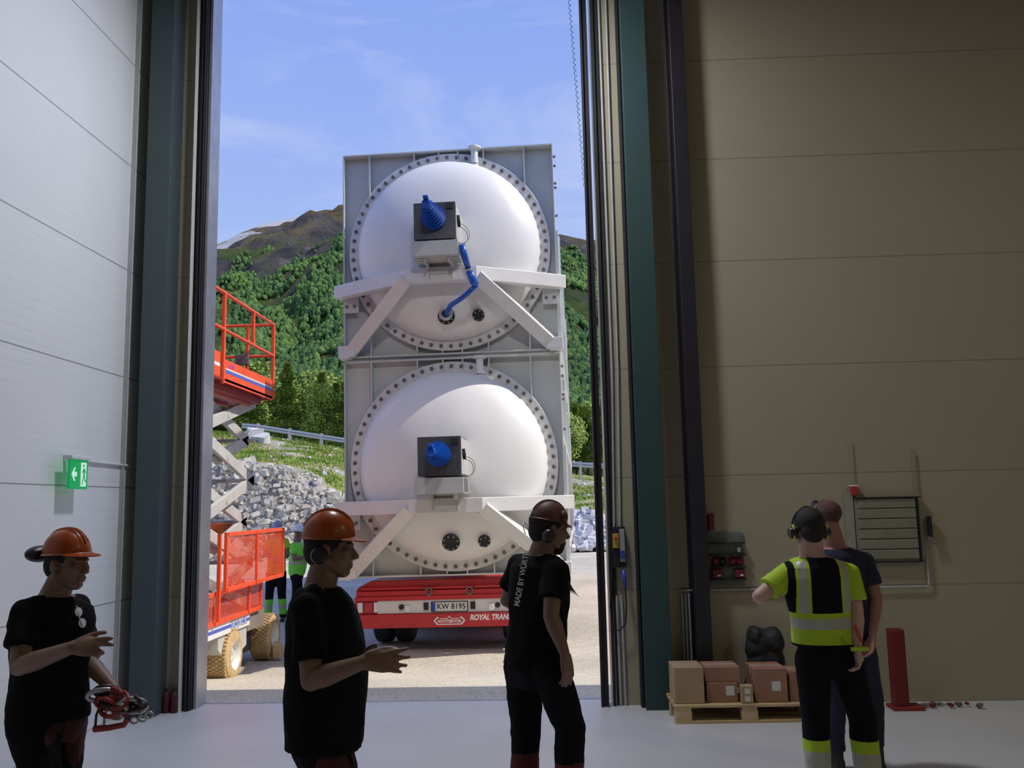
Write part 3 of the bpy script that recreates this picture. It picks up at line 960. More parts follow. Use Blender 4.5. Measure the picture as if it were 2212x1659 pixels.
    for u in (-.17, .17):
        b.box((u - .01, -1.35, wc - .52), (u + .01, -.84, wc - .44)).box((u - .01, -1.02, wc - .66), (u + .01, -.80, wc - .50))
        for q in range(3):
            b.box((u * 1.55 - .05, -1.30 + q * .13, wc - .452), (u * 1.55 + .05, -1.26 + q * .13, wc - .44))
    b.box((-.17, -.94, wc - .52), (.17, -.92, wc - .46))
    b.prism([(-.17, 0), (.17, 0), (.17, -.1), (-.17, -.1)], .02, Matrix.Translation((0, -1.0, wc - .5)) @ Matrix.Rotation(PI / 2, 4, 'X'))
    b.build('shelf_bracket', M_shelf, t)
    # drive box with stepped blue motor
    bx = MB().box((-.31, -1.40, wc - .20), (.28, -.60, wc + .33)).build('drive_box', M_gbox, t, bevel=.006)
    bx['label'] = 'dark steel box carrying the blue drive'
    MB().box((.281, -1.37, wc - .18), (.286, -.64, wc + .31)).build('box_side_cover', M_shelf, t)
    MB().box((.15, -1.425, wc + .22), (.25, -1.40, wc + .30)).build('vent_cap', M_dark, bx, bevel=.004)
    for a, c_ in ((-.26, .27), (-.26, -.12), (.02, -.15), (.22, -.15), (.2, .05), (-.1, -.13)):
        MB().lathe([(.001, .008), (.008, .006), (.008, 0), (.001, 0)], axisM((a, -1.40, wc + c_), (0, -1, 0)), 8).build('screw', M_bolt, bx)
    mt = [(.001, 0), (.165, 0), (.165, .03)]
    r_, z_ = .150, .03
    for k in range(7):
        mt += [(r_, z_), (r_, z_ + .055), (r_ + .020, z_ + .058), (r_ + .020, z_ + .070), (r_ - .018, z_ + .074)]
        z_ += .078; r_ -= .0145
    mt += [(.062, z_), (.062, z_ + .09), (.045, z_ + .10), (.045, z_ + .085), (.001, z_ + .085)]
    mo_ = MB().lathe(mt, axisM((-.02, -1.40, wc + .09), (0, -1, 0)), 36).build('drive_motor', M_blue, t, smooth='auto')
    mo_['label'] = 'blue stepped cone-shaped motor'
    for k in range(8):
        a = 2 * PI * k / 8
        MB().lathe([(.001, .02), (.012, .018), (.012, 0), (.001, 0)], axisM((-.02 + .152 * math.cos(a), -1.43, wc + .09 + .152 * math.sin(a)), (0, -1, 0)), 8).build('motor_screw', M_galv, mo_)
    MB().box((-.055, -2.12, wc + .145), (.015, -2.02, wc + .185)).build('terminal_box', M_blue, mo_, bevel=.006)
    # plug and cable at the side of the box
    pg = MB()
    for q in range(4):
        pg.box((.286, -1.30 + q * .03, wc + .08 + q * -.02), (.325, -1.275 + q * .03, wc + .16 - q * .02))
    pg.build('cable_plug', M_black, t)
    MB().tube([(.31 + .13 * math.sin(a), -1.24 + .12 * math.sin(a), wc - .083 + .143 * math.cos(a)) for a in [PI * i / 16 for i in range(17)]], .005, 6).build('cable', M_bolt, t, smooth=True)
    MB().tube([(.31 + .10 * math.sin(a), -1.20 + .12 * math.sin(a), wc - .103 + .123 * math.cos(a)) for a in [PI * i / 16 for i in range(17)]], .004, 6).build('cable', M_black, t, smooth=True)
    # two ports low on the head
    for u, r_ in ((.0, .125), (.46, .088)):
        v_ = -.11 - D * (max(0, 1 - (u * u + 1.09 ** 2) / R ** 2)) ** .5
        nd = V((u * .35, -1, -.40)).normalized()
        c0 = V((u, v_ + .01, wc - 1.09))
        MB().lathe([(r_ * 1.35, -.02), (r_ * 1.3, .03), (r_ * 1.05, .035), (r_ * 1.02, .06)], axisM(c0, nd), 32).build('port_collar', M_tank, t, smooth='auto')
        pt = MB().lathe([(r_, .02), (r_, .10), (r_ * .45, .105), (.001, .09)], axisM(c0, nd), 32).build('port', M_black, t, smooth='auto')
        Mx = axisM(c0, nd)
        for k in range(8 if r_ > .1 else 6):
            a = 2 * PI * k / (8 if r_ > .1 else 6) + .3
            MB().lathe([(.001, .015), (.010, .012), (.010, 0)], axisM(Mx @ V((r_ * .8 * math.cos(a), r_ * .8 * math.sin(a), .10)), nd), 8).build('port_bolt', M_galv, pt)
    if hose:
        v_ = -.11 - D * (1 - 1.09 ** 2 / R ** 2) ** .5
        h = MB()
        h.tube([(.36, -1.40, wc - .30), (.39, -1.33, wc - .46), (.43, -1.24, wc - .62)], [.045, .05, .04], 12)
        h.tube([(.43, -1.24, wc - .62), (.48, -1.18, wc - .76), (.52, -1.15, wc - .83)], [.05, .06, .05], 12)
        h.tube([(.53, -1.14, wc - .82), (.30, -1.02, wc - .97), (.12, -.90, wc - 1.04), (.02, v_ - .14, wc - 1.09), (.0, v_, wc - 1.09)], [.035, .036, .036, .045, .05], 12)
        ho_ = h.build('hose', M_blue, t, smooth=True); ho_['label'] = 'blue hose hanging from the shelf into the lower port'
        MB().lathe([(.05, 0), (.056, .004), (.056, .03), (.05, .034)], axisM((.425, -1.25, wc - .60), (.2, .5, -1)), 20).build('hose_clamp', M_galv, t)
        MB().lathe([(.05, 0), (.105, .0), (.105, .02), (.06, .03)], axisM((0, v_ - .10, wc - 1.09), (0, -1, -.3)), 28).build('port_ring', M_galv, t, smooth='auto')
    return t


vessel(1.08, 'lower white round-ended vessel resting on the red trailer', False)
vessel(4.37, 'upper white round-ended vessel with a blue hose, stacked on the other', True)

# ------------------------------------------------------------------ scissor lift
M_stripew = mat('decal_white', (.78, .76, .76), .4, var=.02)
M_stripeb = mat('decal_blue', (.10, .14, .52), .4, var=.05)
M_pink = mat('decal_purple', (.50, .10, .42), .5)
M_rub = mat('battery_orange', (.85, .20, .05), .5)
LR = V((-4.65, 12.0, -.32))
lift = empty('scissor_lift', LR, label='orange scissor lift with raised platform and dusty tyres, half hidden by the door frame', cat='lift')
L = lambda x, y, z: V((x, y, z)) - LR


def lbox(b, x0, y0, z0, x1, y1, z1):
    b.box(tuple(L(x0, y0, z0)), tuple(L(x1, y1, z1))); return b


lbox(MB(), -5.05, 10.6, .06, -4.30, 13.35, .40).build('chassis', M_dark, lift, bevel=.01)
sp = lbox(MB(), -4.30, 10.25, .27, -3.99, 12.05, .43).build('side_panel', M_stripew, lift, bevel=.006)
lbox(MB(), -3.990, 10.26, .335, -3.987, 12.04, .375).build('decal_stripe', M_stripeb, sp)
SIDE = lambda y, z, x: Matrix.Translation(L(x, y, z)) @ Matrix(((0, 0, 1, 0), (1, 0, 0, 0), (0, 1, 0, 0), (0, 0, 0, 1)))
text('panel_lettering', 'SKYJACK', .13, SIDE(11.62, .353, -3.984), mat('decal_grey_blue', (.42, .50, .62), .5), sp, sx=1.15, offset=.003)
b = MB().prism([(11.45, -.13), (12.02, .02), (12.02, .27), (11.0, .27), (11.0, .1), (11.3, -.1)], .22, Matrix(((0, 0, 1, -4.24 - LR.x), (1, 0, 0, -LR.y), (0, 1, 0, -LR.z), (0, 0, 0, 1))))
b.build('outrigger_cover', M_liftg, lift, bevel=.008)
lbox(MB(), -4.30, 12.06, .18, -4.02, 12.75, .42).build('rear_tray', mat('tray_paint', (.22, .19, .16), .7), lift, bevel=.01)
lbox(MB(), -4.35, 12.08, -.12, -4.12, 12.5, .18).build('battery_case', M_dark, lift, bevel=.01)


def wheel(x, y, flip):
    r = .305
    pr = [(.17, -.145), (.24, -.15), (r - .02, -.135), (r, -.10), (r + .004, 0), (r, .10), (r - .02, .135), (.24, .15), (.17, .145)]
    M_ = axisM(L(x, y, r - .32), (flip, 0, 0))
    b = MB().lathe(pr, M_, 48)
    for k in range(40):      # tread blocks
        a0 = 2 * PI * k / 40
        for q, zz in enumerate((-.105, -.065, -.022, .022, .065, .105)):
            a = a0 + (q % 2) * PI / 40
            b.add([M_ @ V(((r - .006 + h) * math.cos(a + da), (r - .006 + h) * math.sin(a + da), zz + dz)) for h in (0, .022) for da, dz in ((-.045, -.018), (.045, -.018), (.045, .018), (-.045, .018))],
                  [(0, 3, 2, 1), (4, 5, 6, 7), (0, 1, 5, 4), (1, 2, 6, 5), (2, 3, 7, 6), (3, 0, 4, 7)])
    t = b.build('tyre', M_tyre, lift, smooth='auto')
    MB().lathe([(.001, .04), (.05, .05), (.055, .09), (.07, .09), (.08, .045), (.13, .05), (.15, .10), (.165, .14), (.178, .15), (.18, .13), (.17, -.12), (.001, -.1)], M_, 36).build('rim', M_rim, t, smooth='auto')


for y in (11.42, 13.05):
    wheel(-4.10, y, 1); wheel(-5.25, y, -1)
lbox(MB(), -4.9, 11.37, -.1, -4.2, 11.47, 0).build('axle', M_dark, lift); lbox(MB(), -4.9, 13.0, -.1, -4.2, 13.1, 0).build('axle', M_dark, lift)
b = MB(); rk = random.Random(2)
b.prism([(12.86, -.30), (13.0, -.30), (12.98, -.16), (12.9, -.06), (12.84, -.12)], .12, Matrix(((0, 0, 1, -3.93 - LR.x), (1, 0, 0, -LR.y), (0, 1, 0, -LR.z), (0, 0, 0, 1))))
chock = b.build('wheel_chock', mat('chock_wood', (.55, .38, .22), .8, var=.2, scale=12), None, bevel=.015)
chock.location = LR
tag(chock, 'pale wooden wheel chock leaning on the rear tyre of the scissor lift', 'chock')
# scissor arms, four stages of crossing beams on either side
zs = [.75, 1.05, 1.61, 2.19, 2.76, 3.30]
for side, x in ((0, -4.27), (1, -5.12)):
    for k in range(1, 5):
        za, zb = zs[k], zs[k + 1]
        for q, (y0, y1) in enumerate(((10.65, 12.72), (12.72, 10.65))):
            xx = x + (.045 if q == (k % 2) else -.045)
            MB().beam(L(xx, y0, za), L(xx, y1, zb), .055, .15, ext=.05).build('scissor_arm', M_liftg, lift, bevel=.01)
        MB().lathe([(.001, -.08), (.045, -.08), (.045, .08), (.001, .08)], axisM(L(x, 11.685, (za + zb) / 2), (1, 0, 0)), 16).build('pivot_pin', M_liftg, lift)
for q, (y0, y1) in enumerate(((10.65, 12.72), (12.72, 10.65))):
    MB().beam(L(-4.27 + .045 * (1 - 2 * q), y0, .50), L(-4.27 + .045 * (1 - 2 * q), y1, 1.05), .055, .15, ext=.05).build('scissor_arm', M_liftg, lift, bevel=.01)
for z in zs[1:-1]:
    for y in (10.65, 12.72):
        MB().tube([L(-5.2, y, z), L(-4.2, y, z)], .028, 10).build('cross_tube', M_liftg, lift, smooth='auto')
MB().tube([L(-4.7, 10.9, .9), L(-4.7, 11.9, 2.0)], [.05, .05], 12).build('hydraulic_ram', M_liftg, lift, smooth='auto')
MB().tube([L(-4.7, 11.9, 2.0), L(-4.7, 12.3, 2.45)], [.03, .03], 12).build('ram_rod', M_galv, lift, smooth='auto')
lbox(lbox(MB(), -4.78, 12.3, 1.30, -4.45, 12.62, 1.60), -4.80, 12.28, 1.27, -4.42, 12.64, 1.30).build('motor_cover', M_rub, lift, bevel=.01)
lbox(lbox(lbox(MB(), -4.42, 10.3, .74, -4.36, 12.9, .80), -4.42, 10.3, .58, -4.36, 12.9, .64), -4.42, 11.3, .64, -4.37, 11.36, .74).build('base_rail', M_lift, lift)


def mesh_gate(x, y0, y1, z0, z1, mid, name):
    f = MB(); w = .05
    for a, c_ in (((y0, z0), (y1, z0)), ((y0, z1), (y1, z1))):
        f.beam(L(x, a[0], a[1]), L(x, c_[0], c_[1]), w * .8, w)
    for y in (y0, y1):
        f.beam(L(x, y, z0 - w / 2), L(x, y, z1 + w / 2), w * .8, w, up=(0, 1, 0))
    g_ = f.build('guard_gate', M_lift, lift, bevel=.004)
    if mid:
        lbox(MB(), x + .01, mid - .02, z0, x + .035, mid + .02, z1).build('gate_upright', M_lift, g_)
    m_ = MB(); st = .045; H_ = z1 - z0; Wd = y1 - y0
    n = int((Wd + H_) / st)
    for k in range(n):
        for sg in (1, -1):
            o_ = k * st
            ya, za, yb, zb = (o_, 0, o_ - H_, H_) if sg == 1 else (o_ - H_, 0, o_, H_)
            # clip to the frame
            pts = []
            def clip(p, q):
                (a0, b0), (a1, b1) = p, q
                if a0 < 0: t_ = -a0 / (a1 - a0) if a1 != a0 else 0; b0 += (b1 - b0) * t_; a0 = 0
                if a0 > Wd: t_ = (Wd - a0) / (a1 - a0); b0 += (b1 - b0) * t_; a0 = Wd
                return a0, b0
            A, B = (ya, za), (yb, zb)
            if max(ya, yb) <= 0 or min(ya, yb) >= Wd: continue
            A2, B2 = clip(A, B), clip(B, A)
            if (V(A2) - V(B2)).length < .03: continue
            m_.beam(L(x, y0 + A2[0], z0 + A2[1]), L(x, y0 + B2[0], z0 + B2[1]), .003, .009, up=(0, 1, 0))
    m_.build('mesh_infill', M_lift, g_)


mesh_gate(-3.86, 10.75, 13.05, .84, 1.49, 11.83, 'upper')
mesh_gate(-3.98, 10.05, 12.45, .45, .79, 11.9, 'lower')
lbox(MB(), -3.94, 10.67, .48, -3.90, 10.71, 1.50).build('gate_post', M_lift, lift)
# platform with guard rails
X0, X1, Y0, Y1, ZF = -5.40, -3.95, 8.85, 12.76, 3.36
lbox(lbox(MB(), X0, Y0, ZF, X1, Y1, ZF + .03), X0 + .1, Y0 + .1, ZF - .10, X1 - .1, Y1 - .2, ZF).build('platform_floor', mat('platform_red', (.30, .03, .025), .5), lift)
b = MB()
for x in (-5.2, -4.85, -4.5, -4.2): lbox(b, x - .02, Y0, ZF - .14, x + .02, Y1 - .3, ZF - .10)
b.build('floor_joist', mat('joist_pink', (.62, .20, .16), .5), lift)
tb = lbox(lbox(MB(), X1 - .012, 10.76, ZF - .02, X1, Y1, ZF + .27), X0, Y1 - .012, ZF - .02, X1 - .014, Y1, ZF + .27).build('toe_board', M_lift, lift)
ds = lbox(MB(), X1 + .0005, 10.84, ZF + .105, X1 + .002, Y1 - .01, ZF + .145).build('decal_stripe', M_stripeb, tb)
lbox(MB(), X1 + .0005, 10.84, ZF + .146, X1 + .003, Y1 - .01, ZF + .164).build('decal_stripe', M_stripew, tb)
text('board_lettering', 'mylift', .085, SIDE(11.05, ZF + .215, X1 + .002), M_pink, tb, shear=.2, offset=.001)
t2 = lbox(MB(), X1 - .03, Y0, ZF + .02, X1 - .015, 10.70, ZF + .34).build('toe_board', M_lift, lift)
lbox(MB(), X1 - .0145, Y0, ZF + .16, X1 - .013, 10.68, ZF + .20).build('decal_stripe', M_stripew, t2)
for (x, y, h0, h1) in ((X1, Y1, .0, 1.10), (X1, 11.86, .62, 1.10), (X1, 10.76, -.04, 1.12), (X1, 9.2, .0, 1.12), (-4.33, Y1, .25, 1.10), (-4.45, Y1, .25, .64), (X0, Y1, 0, 1.1), (X0, 10.8, 0, 1.1), (X0, 9.2, 0, 1.1)):
    lbox(MB(), x - .025, y - .025, ZF + h0, x + .02, y + .02, ZF + h1).build('rail_post', M_lift, lift, bevel=.006)
for z in (ZF + 1.09, ZF + .63):
    for x in (X1, X0):
        MB().tube([L(x, Y0, z), L(x, Y1, z)], .024, 10).build('guard_rail', M_lift, lift, smooth='auto')
    MB().tube([L(X0, Y1, z), L(X1, Y1, z)], .022, 10).build('guard_rail', M_lift, lift, smooth='auto')
lbox(MB(), -4.50, Y1 - .05, ZF + .50, -4.30, Y1 + .02, ZF + .66).build('gate_latch', M_bolt, lift, bevel=.01)
MB().beam(L(-4.3, 9.6, ZF + .05), L(-4.15, 10.3, ZF + .62), .04, .05).build('grey_stay', M_liftg, lift)

# ------------------------------------------------------------------ things in the hall
M_green = bpy.data.materials.new('exit_green'); _n, _l, _b = nodes_of(M_green)
_b.inputs['Base Color'].default_value = (.0, .25, .07, 1); _b.inputs['Emission Color'].default_value = (.0, .36, .09, 1); _b.inputs['Emission Strength'].default_value = .55
M_pict = bpy.data.materials.new('exit_white'); _n, _l, _b = nodes_of(M_pict)
_b.inputs['Base Color'].default_value = (.6, .8, .7, 1); _b.inputs['Emission Color'].default_value = (.62, .85, .74, 1); _b.inputs['Emission Strength'].default_value = .5
ex = empty('exit_sign', (-3.73, 7.02, 2.085), (0, 0, math.radians(90)), label='green lit exit sign with white arrow and running figure on the left wall', cat='sign')
ex.scale = (.80, 1, 1)
# local X runs along the sign face, local -Y looks at the viewer
MB().box((-.17, -.012, -.115), (.17, .012, .115)).build('sign_panel', M_green, ex, bevel=.003)
MB().box((-.18, -.03, .115), (.18, .03, .15)).build('sign_housing', M_whitep, ex, bevel=.008)
MB().box((-.03, .0, .10), (.03, .108, .16)).build('wall_bracket', M_whitep, ex, bevel=.005)
P2 = Matrix.Translation((0, -.0125, 0)) @ Matrix.Rotation(PI / 2, 4, 'X')
ar = MB().prism([(-.145, 0), (-.095, .052), (-.070, .052), (-.098, .018), (-.045, .018), (-.045, -.018), (-.098, -.018), (-.070, -.052), (-.095, -.052)], .002, P2)
ar.build('arrow', M_pict, ex)
dr = MB().prism([(.03, -.095), (.135, -.095), (.135, .095), (.03, .095)], .002, P2).build('door_pictogram', M_pict, ex)
P3 = Matrix.Translation((0, -.0155, 0)) @ Matrix.Rotation(PI / 2, 4, 'X')
fg = MB()
fg.prism([(.078 + .013 * math.cos(i * PI / 5), .070 + .013 * math.sin(i * PI / 5)) for i in range(10)], .001, P3)
for pts in ([(.075, .052), (.105, .045), (.098, 0), (.075, -.005)], [(.078, .045), (.052, .022), (.058, .012), (.085, .032)], [(.098, .045), (.125, .015), (.118, .008), (.095, .028)],
            [(.078, .0), (.098, .0), (.075, -.045), (.060, -.082), (.048, -.080), (.062, -.04)], [(.085, .0), (.100, .002), (.115, -.045), (.132, -.05), (.130, -.06), (.104, -.056)]):
    fg.prism(pts, .001, P3)
fg.build('running_figure', M_green, ex)
MB().tube([(-3.825, 7.15, 2.21), (-3.825, 8.10, 2.20)], .011, 10).build('conduit_pipe', M_whitep, None, smooth='auto')
o = bpy.data.objects['conduit_pipe']; tag(o, 'thin white conduit running along the left wall from the exit sign', 'pipe')


def pipe(pts, r, m, label, cat='pipe', name='conduit_pipe', group=None, n=10):
    return tag(MB().tube(pts, r, n).build(name, m, None, smooth='auto'), label, cat, group)


yw = 8.262
pipe([(.612, yw, 7.6), (.618, yw, 3), (.585, yw, 1.56)], .010, M_galvd, 'thin grey wall cable right of the door, the one nearer the opening', 'cable', 'wall_cable')
pipe([(.688, yw, 7.6), (.672, yw, 3), (.64, yw, 1.56)], .010, M_galvd, 'thin grey wall cable right of the door, the one nearer the teal column', 'cable', 'wall_cable')
for x, w in ((.55, 'nearest the door opening'), (.592, 'middle of the three'), (.635, 'nearest the teal column')):
    pipe([(x, yw - .004, .0), (x - .005, yw - .004, .95)], .0105, M_galvd, 'short grey conduit under the control box, ' + w, group='conduits under the control box')
cb = empty('control_box', (.615, 8.20, 1.20), label='door control box with yellow and grey switch units beside the teal column', cat='control box')
MB().box((-.06, .02, .0), (.065, .075, .36)).build('back_plate', M_dark, cb, bevel=.004)
o = MB().box((-.05, -.02, .17), (.005, .02, .30)).build('switch_unit', mat('switch_yellow', (.42, .30, .04), .5), cb, bevel=.006); o['label'] = 'yellow switch unit'
MB().box((.012, -.01, .05), (.058, .02, .34)).build('relay_box', mat('box_grey', (.30, .32, .33), .6), cb, bevel=.005)
MB().box((-.05, -.005, .01), (.005, .02, .16)).build('junction_box', M_dark, cb, bevel=.005)
MB().box((.015, -.025, .08), (.05, -.01, .15)).build('socket', M_pblue, cb, bevel=.004)
MB().lathe([(.001, 0), (.014, 0), (.014, .03), (.001, .03)], axisM((-.022, -.02, .255), (0, -1, 0)), 14).build('button', M_red, cb)
MB().tube([(.035, -.01, -.02), (.04, -.02, -.10), (.045, -.03, -.17)], [.018, .02, .014], 10).build('plug', M_pblue, cb, smooth=True)
pipe([(.66, 8.17, 1.03), (.665, 8.18, .85), (.655, 8.20, .72), (.60, 8.21, .645), (.54, 8.22, .68), (.525, 8.23, .85), (.55, 8.22, 1.18)], .007, M_black, 'black cable hanging in a loop below the door control box', 'cable', 'looped_cable')
# spring cable hanging outside the door
pts = []
for i in range(420):
    z = 4.9 + i * 2.45 / 420
    a = i * .62
    pts.append((.355 + (6.7 - z) * .047 + .012 * math.cos(a), 8.66 + .012 * math.sin(a), z))
pipe(pts, .0028, M_dark, 'thin coiled cable hanging outside the top right of the door opening', 'cable', 'coiled_cable', n=5)

# warning board behind the dark duct
M_maroon = mat('board_red', (.16, .012, .03), .5)
M_board = mat('board_grey', (.15, .17, .15), .55, var=.15)
wb = empty('equipment_rack', (1.57, 8.26, 1.02), label='grey rack of red and dark tools mounted right of the dark duct', cat='rack')
MB().box((-.16, .0, .0), (.165, .018, .47)).build('back_board', M_board, wb, bevel=.003)
for z in (.05, .155, .265, .37):
    MB().box((-.16, -.05, z), (.17, .0, z + .014)).build('shelf', M_black, wb)
for x, z, w, h, m_, nm, lb in ((-.085, .072, .09, .075, M_maroon, 'red_case', 'red case on the low shelf'), (.115, .072, .09, .075, M_maroon, 'red_case', 'red case on the low shelf'),):
    o = MB().box((x - w / 2, -.045, z), (x + w / 2, -.002, z + h)).build(nm, m_, wb, bevel=.006); o['label'] = lb
    MB().box((x + .0, -.047, z + .015), (x + .028, -.044, z + .03)).build('label_tag', M_whitep, o)
for x in (-.09, -.03, .06, .12):
    MB().lathe([(.001, 0), (.035, 0), (.038, .01), (.02, .03), (.001, .03)], axisM((x, -.004, .215), (0, -1, 0)), 16).build('disc', M_maroon if abs(x) > .05 else M_dark, wb, smooth='auto')
text('rack_lettering', 'SERVICE', .042, Matrix.Translation((-.03, -.003, .325)) @ Matrix.Rotation(PI / 2, 4, 'X'), M_txtk, wb, sx=1.1) if False else None
MB().box((.105, -.02, .295), (.135, -.002, .335)).build('label_tag', M_whitep, wb)
bx_ = MB().box((1.425, 8.19, 1.51), (1.475, 8.26, 1.66)).build('spray_can_holder', M_maroon, None, bevel=.006)
MB().box((1.40 - 1.4, 8.18, 1.655), (1.0, 8.26, 1.67)) if False else None
tag(bx_, 'small dark red holder on the wall above the tool rack', 'holder')
# pipes behind the pallet
for x, w in ((1.165, 'left one'), (1.195, 'middle one'), (1.228, 'right one')):
    pipe([(x, yw - .02, .28), (x, yw - .02, .96)], .0095, M_galvd if w != 'middle one' else M_galv, 'upright pipe of three behind the cardboard boxes, ' + w, group='upright pipes behind the pallet')
pipe([(1.16, 8.255, .985), (3.33, 8.255, .985), (3.345, 8.255, 1.02), (3.345, 8.255, 1.25)], .008, M_galvd, 'thin horizontal pipe along the front wall, turning up by the hatch')
# hatch
ht = empty('wall_hatch', (3.02, 8.27, 1.21), label='square slatted wall hatch in a pale frame on the front wall', cat='hatch')
M_hatch = mat('hatch_paint', (.25, .24, .18), .5)
b = MB().box((-.28, -.02, 0), (.28, .005, .56)); b.build('panel', M_hatch, ht)
for k in range(6): MB().box((-.26, -.035, .02 + k * .09), (.255, -.018, .10 + k * .09)).build('slat', M_hatch, ht, bevel=.006)
MB().box((-.285, -.045, .555), (.30, -.0, .567)).box((.262, -.045, 0), (.275, 0, .56)).box((-.285, -.04, -.012), (.28, 0, 0)).build('frame', M_dark, ht)
MB().box((-.36, -.02, .0), (-.29, .0, .62)).build('side_trim', mat('trim_paint', (.32, .31, .25), .5), ht)
al = empty('alarm_box', (2.745, 8.26, 1.80), label='small square red alarm call box above the hatch corner', cat='alarm')
MB().box((-.032, -.035, .0), (.032, .01, .075)).build('housing', mat('alarm_red', (.42, .035, .03), .45), al, bevel=.005)
MB().box((-.036, -.03, .075), (.036, .01, .088)).build('cap', M_whitep, al, bevel=.003)
pipe([(2.745, 8.262, 1.90), (2.745, 8.262, 2.30)], .004, mat('wire_grey', (.30, .29, .24), .6), 'thin wire running a short way up from the red alarm box', 'cable', 'wall_cable')
pipe([(3.30, 8.262, 1.80), (3.295, 8.262, 2.2)], .006, M_hatch, 'short wire above the right corner of the slatted hatch', 'cable', 'wall_cable')
kb = empty('key_switch', (3.385, 8.25, 1.36), label='small dark switch with loop handle beside the slatted hatch', cat='switch')
MB().box((-.02, -.03, .06), (.015, .01, .24)).build('housing', M_dark, kb, bevel=.005)
MB().tube([(-.025, -.02, .0), (.04, -.02, .0), (.045, -.02, .055), (-.02, -.02, .06), (-.025, -.02, .0)], .007, 8).build('handle', M_bolt, kb)
# red hose reel stand / pipe on the floor
rp = empty('red_post', (2.93, 8.02, 0), label='dark red upright post with a foot, standing on the floor by the wall', cat='post')
MB().box((-.06, -.06, .02), (.06, .06, .66)).build('column', mat('post_red', (.15, .008, .010), .5), rp, bevel=.015)
MB().box((-.09, -.10, 0), (.17, .1, .03)).build('foot', mat('post_foot', (.22, .02, .02), .6), rp, bevel=.008)
rnd = random.Random(9)
for k in range(7):
    x, y = 3.12 + k * .075, 8.02 + rnd.uniform(-.06, .05)
    bb = MB(); rock_vs(rnd, (x, y, .03), rnd.uniform(.02, .035), bb)
    tag(bb.build('scrap_piece', M_maroon if k % 2 else M_bolt), 'small scrap piece lying on the floor right of the red post', 'scrap', 'scrap pieces beside the red post')
# cable across the floor at the lower right
pipe([(2.55, 5.35, .012), (2.75, 5.62, .012), (3.0, 5.72, .012), (3.4, 5.74, .012), (4.2, 5.70, .012)], .011, mat('cable_brown', (.10, .03, .03), .6), 'dark red cable lying on the floor at the lower right corner', 'cable', 'floor_cable')

# pallet and cartons
M_wood = mat('pallet_wood', (.50, .37, .20), .8, var=.2, scale=4, stretch=(1, 6, 6))
M_wood2 = mat('pallet_dark', (.25, .17, .10), .85, var=.2)
pa = empty('pallet', (1.57, 7.86, 0), (0, 0, math.radians(1)), label='wooden pallet carrying cardboard boxes by the front wall', cat='pallet')
for k in range(5):
    MB().box((-.60, -.28 + k * .145, .122), (.60, -.18 + k * .145, .144)).build('deck_board', M_wood, pa, bevel=.003)
for y in (-.235, .05, .33):
    MB().box((-.60, y - .045, 0), (.60, y + .045, .022)).build('bottom_board', M_wood, pa, bevel=.003)
    for x in (-.53, 0, .53):
        MB().box((x - .065, y - .045, .022), (x + .065, y + .045, .10)).build('block', M_wood, pa, bevel=.003)
for x in (-.53, 0, .53):
    MB().box((x - .06, -.28, .10), (x + .06, .40, .122)).build('stringer', M_wood, pa, bevel=.003)
M_card = mat('cardboard', (.40, .28, .16), .85, var=.08)
M_cardr = mat('cardboard_red', (.34, .17, .11), .85, var=.1)
M_tape = mat('tape', (.50, .42, .36), .35)
M_papr = mat('paper_label', (.62, .62, .58), .6)
for (x0, x1, y0, y1, z0, z1, m_, lab, lb) in (
        (.985, 1.225, 7.62, 7.95, .146, .43, M_card, 'tan cardboard box with taped lid at the left end of the pallet', None),
        (1.25, 1.50, 7.66, 7.95, .146, .30, M_cardr, 'flat reddish cardboard box with a paper label, beside the tan box', (1.44, .235)),
        (1.245, 1.53, 7.68, 7.97, .302, .42, M_cardr, 'reddish brown cardboard box lying on the flat labelled one', None),
        (1.52, 1.615, 7.61, 7.72, .146, .28, M_card, 'small cardboard box with two white labels in the middle of the pallet', 'two'),
        (1.635, 1.90, 7.64, 7.96, .146, .41, M_cardr, 'large reddish cardboard box with a white label right of the middle', (1.81, .27)),
        (1.92, 2.14, 7.66, 7.95, .146, .38, M_cardr, 'dark cardboard box at the right end of the pallet behind the workers', None)):
    t = empty('cardboard_box', ((x0 + x1) / 2, (y0 + y1) / 2, z0), label=lab, cat='box', group='cardboard boxes on the pallet')
    hx, hy, hz = (x1 - x0) / 2, (y1 - y0) / 2, z1 - z0
    MB().box((-hx, -hy, 0), (hx, hy, hz)).build('carton', m_, t, bevel=.004)
    MB().box((-hx * .98, -.025, hz), (hx * .98, .025, hz + .001)).box((-hx - .0008, -.025, hz - .06), (-hx, .025, hz)).build('tape_strip', M_tape, t)
    if lb == 'two':
        for q in (.035, .095): MB().box((-.022, -hy - .0012, q - .02), (.022, -hy, q + .02)).build('paper_label', M_papr, t)
    elif lb:
        c_ = lb[0] - (x0 + x1) / 2
        MB().box((c_ - .035, -hy - .0012, lb[1] - z0 - .035), (c_ + .035, -hy, lb[1] - z0 + .04)).build('paper_label', M_papr, t)
# black refuse bag standing behind the boxes
# small red canisters at the foot of the door frame, left
for x, w in ((-3.46, 'left one'), (-3.385, 'right one, by the white door strip')):
    t = empty('red_canister', (x, 8.20, 0), label='small dark red canister at the left door frame, ' + w, cat='canister', group='red canisters at the door frame')
    MB().lathe([(.001, 0), (.032, 0), (.035, .01), (.035, .15), (.02, .175), (.012, .18), (.001, .18)], n=20).build('canister_body', mat('canister_red', (.06, .006, .010), .6), t, smooth='auto')
    MB().lathe([(.001, 0), (.013, 0), (.013, .03), (.001, .03)], Matrix.Translation((0, 0, .18)), 12).build('cap', M_black, t)

# ------------------------------------------------------------------ people
UP = V((0, 0, 1))


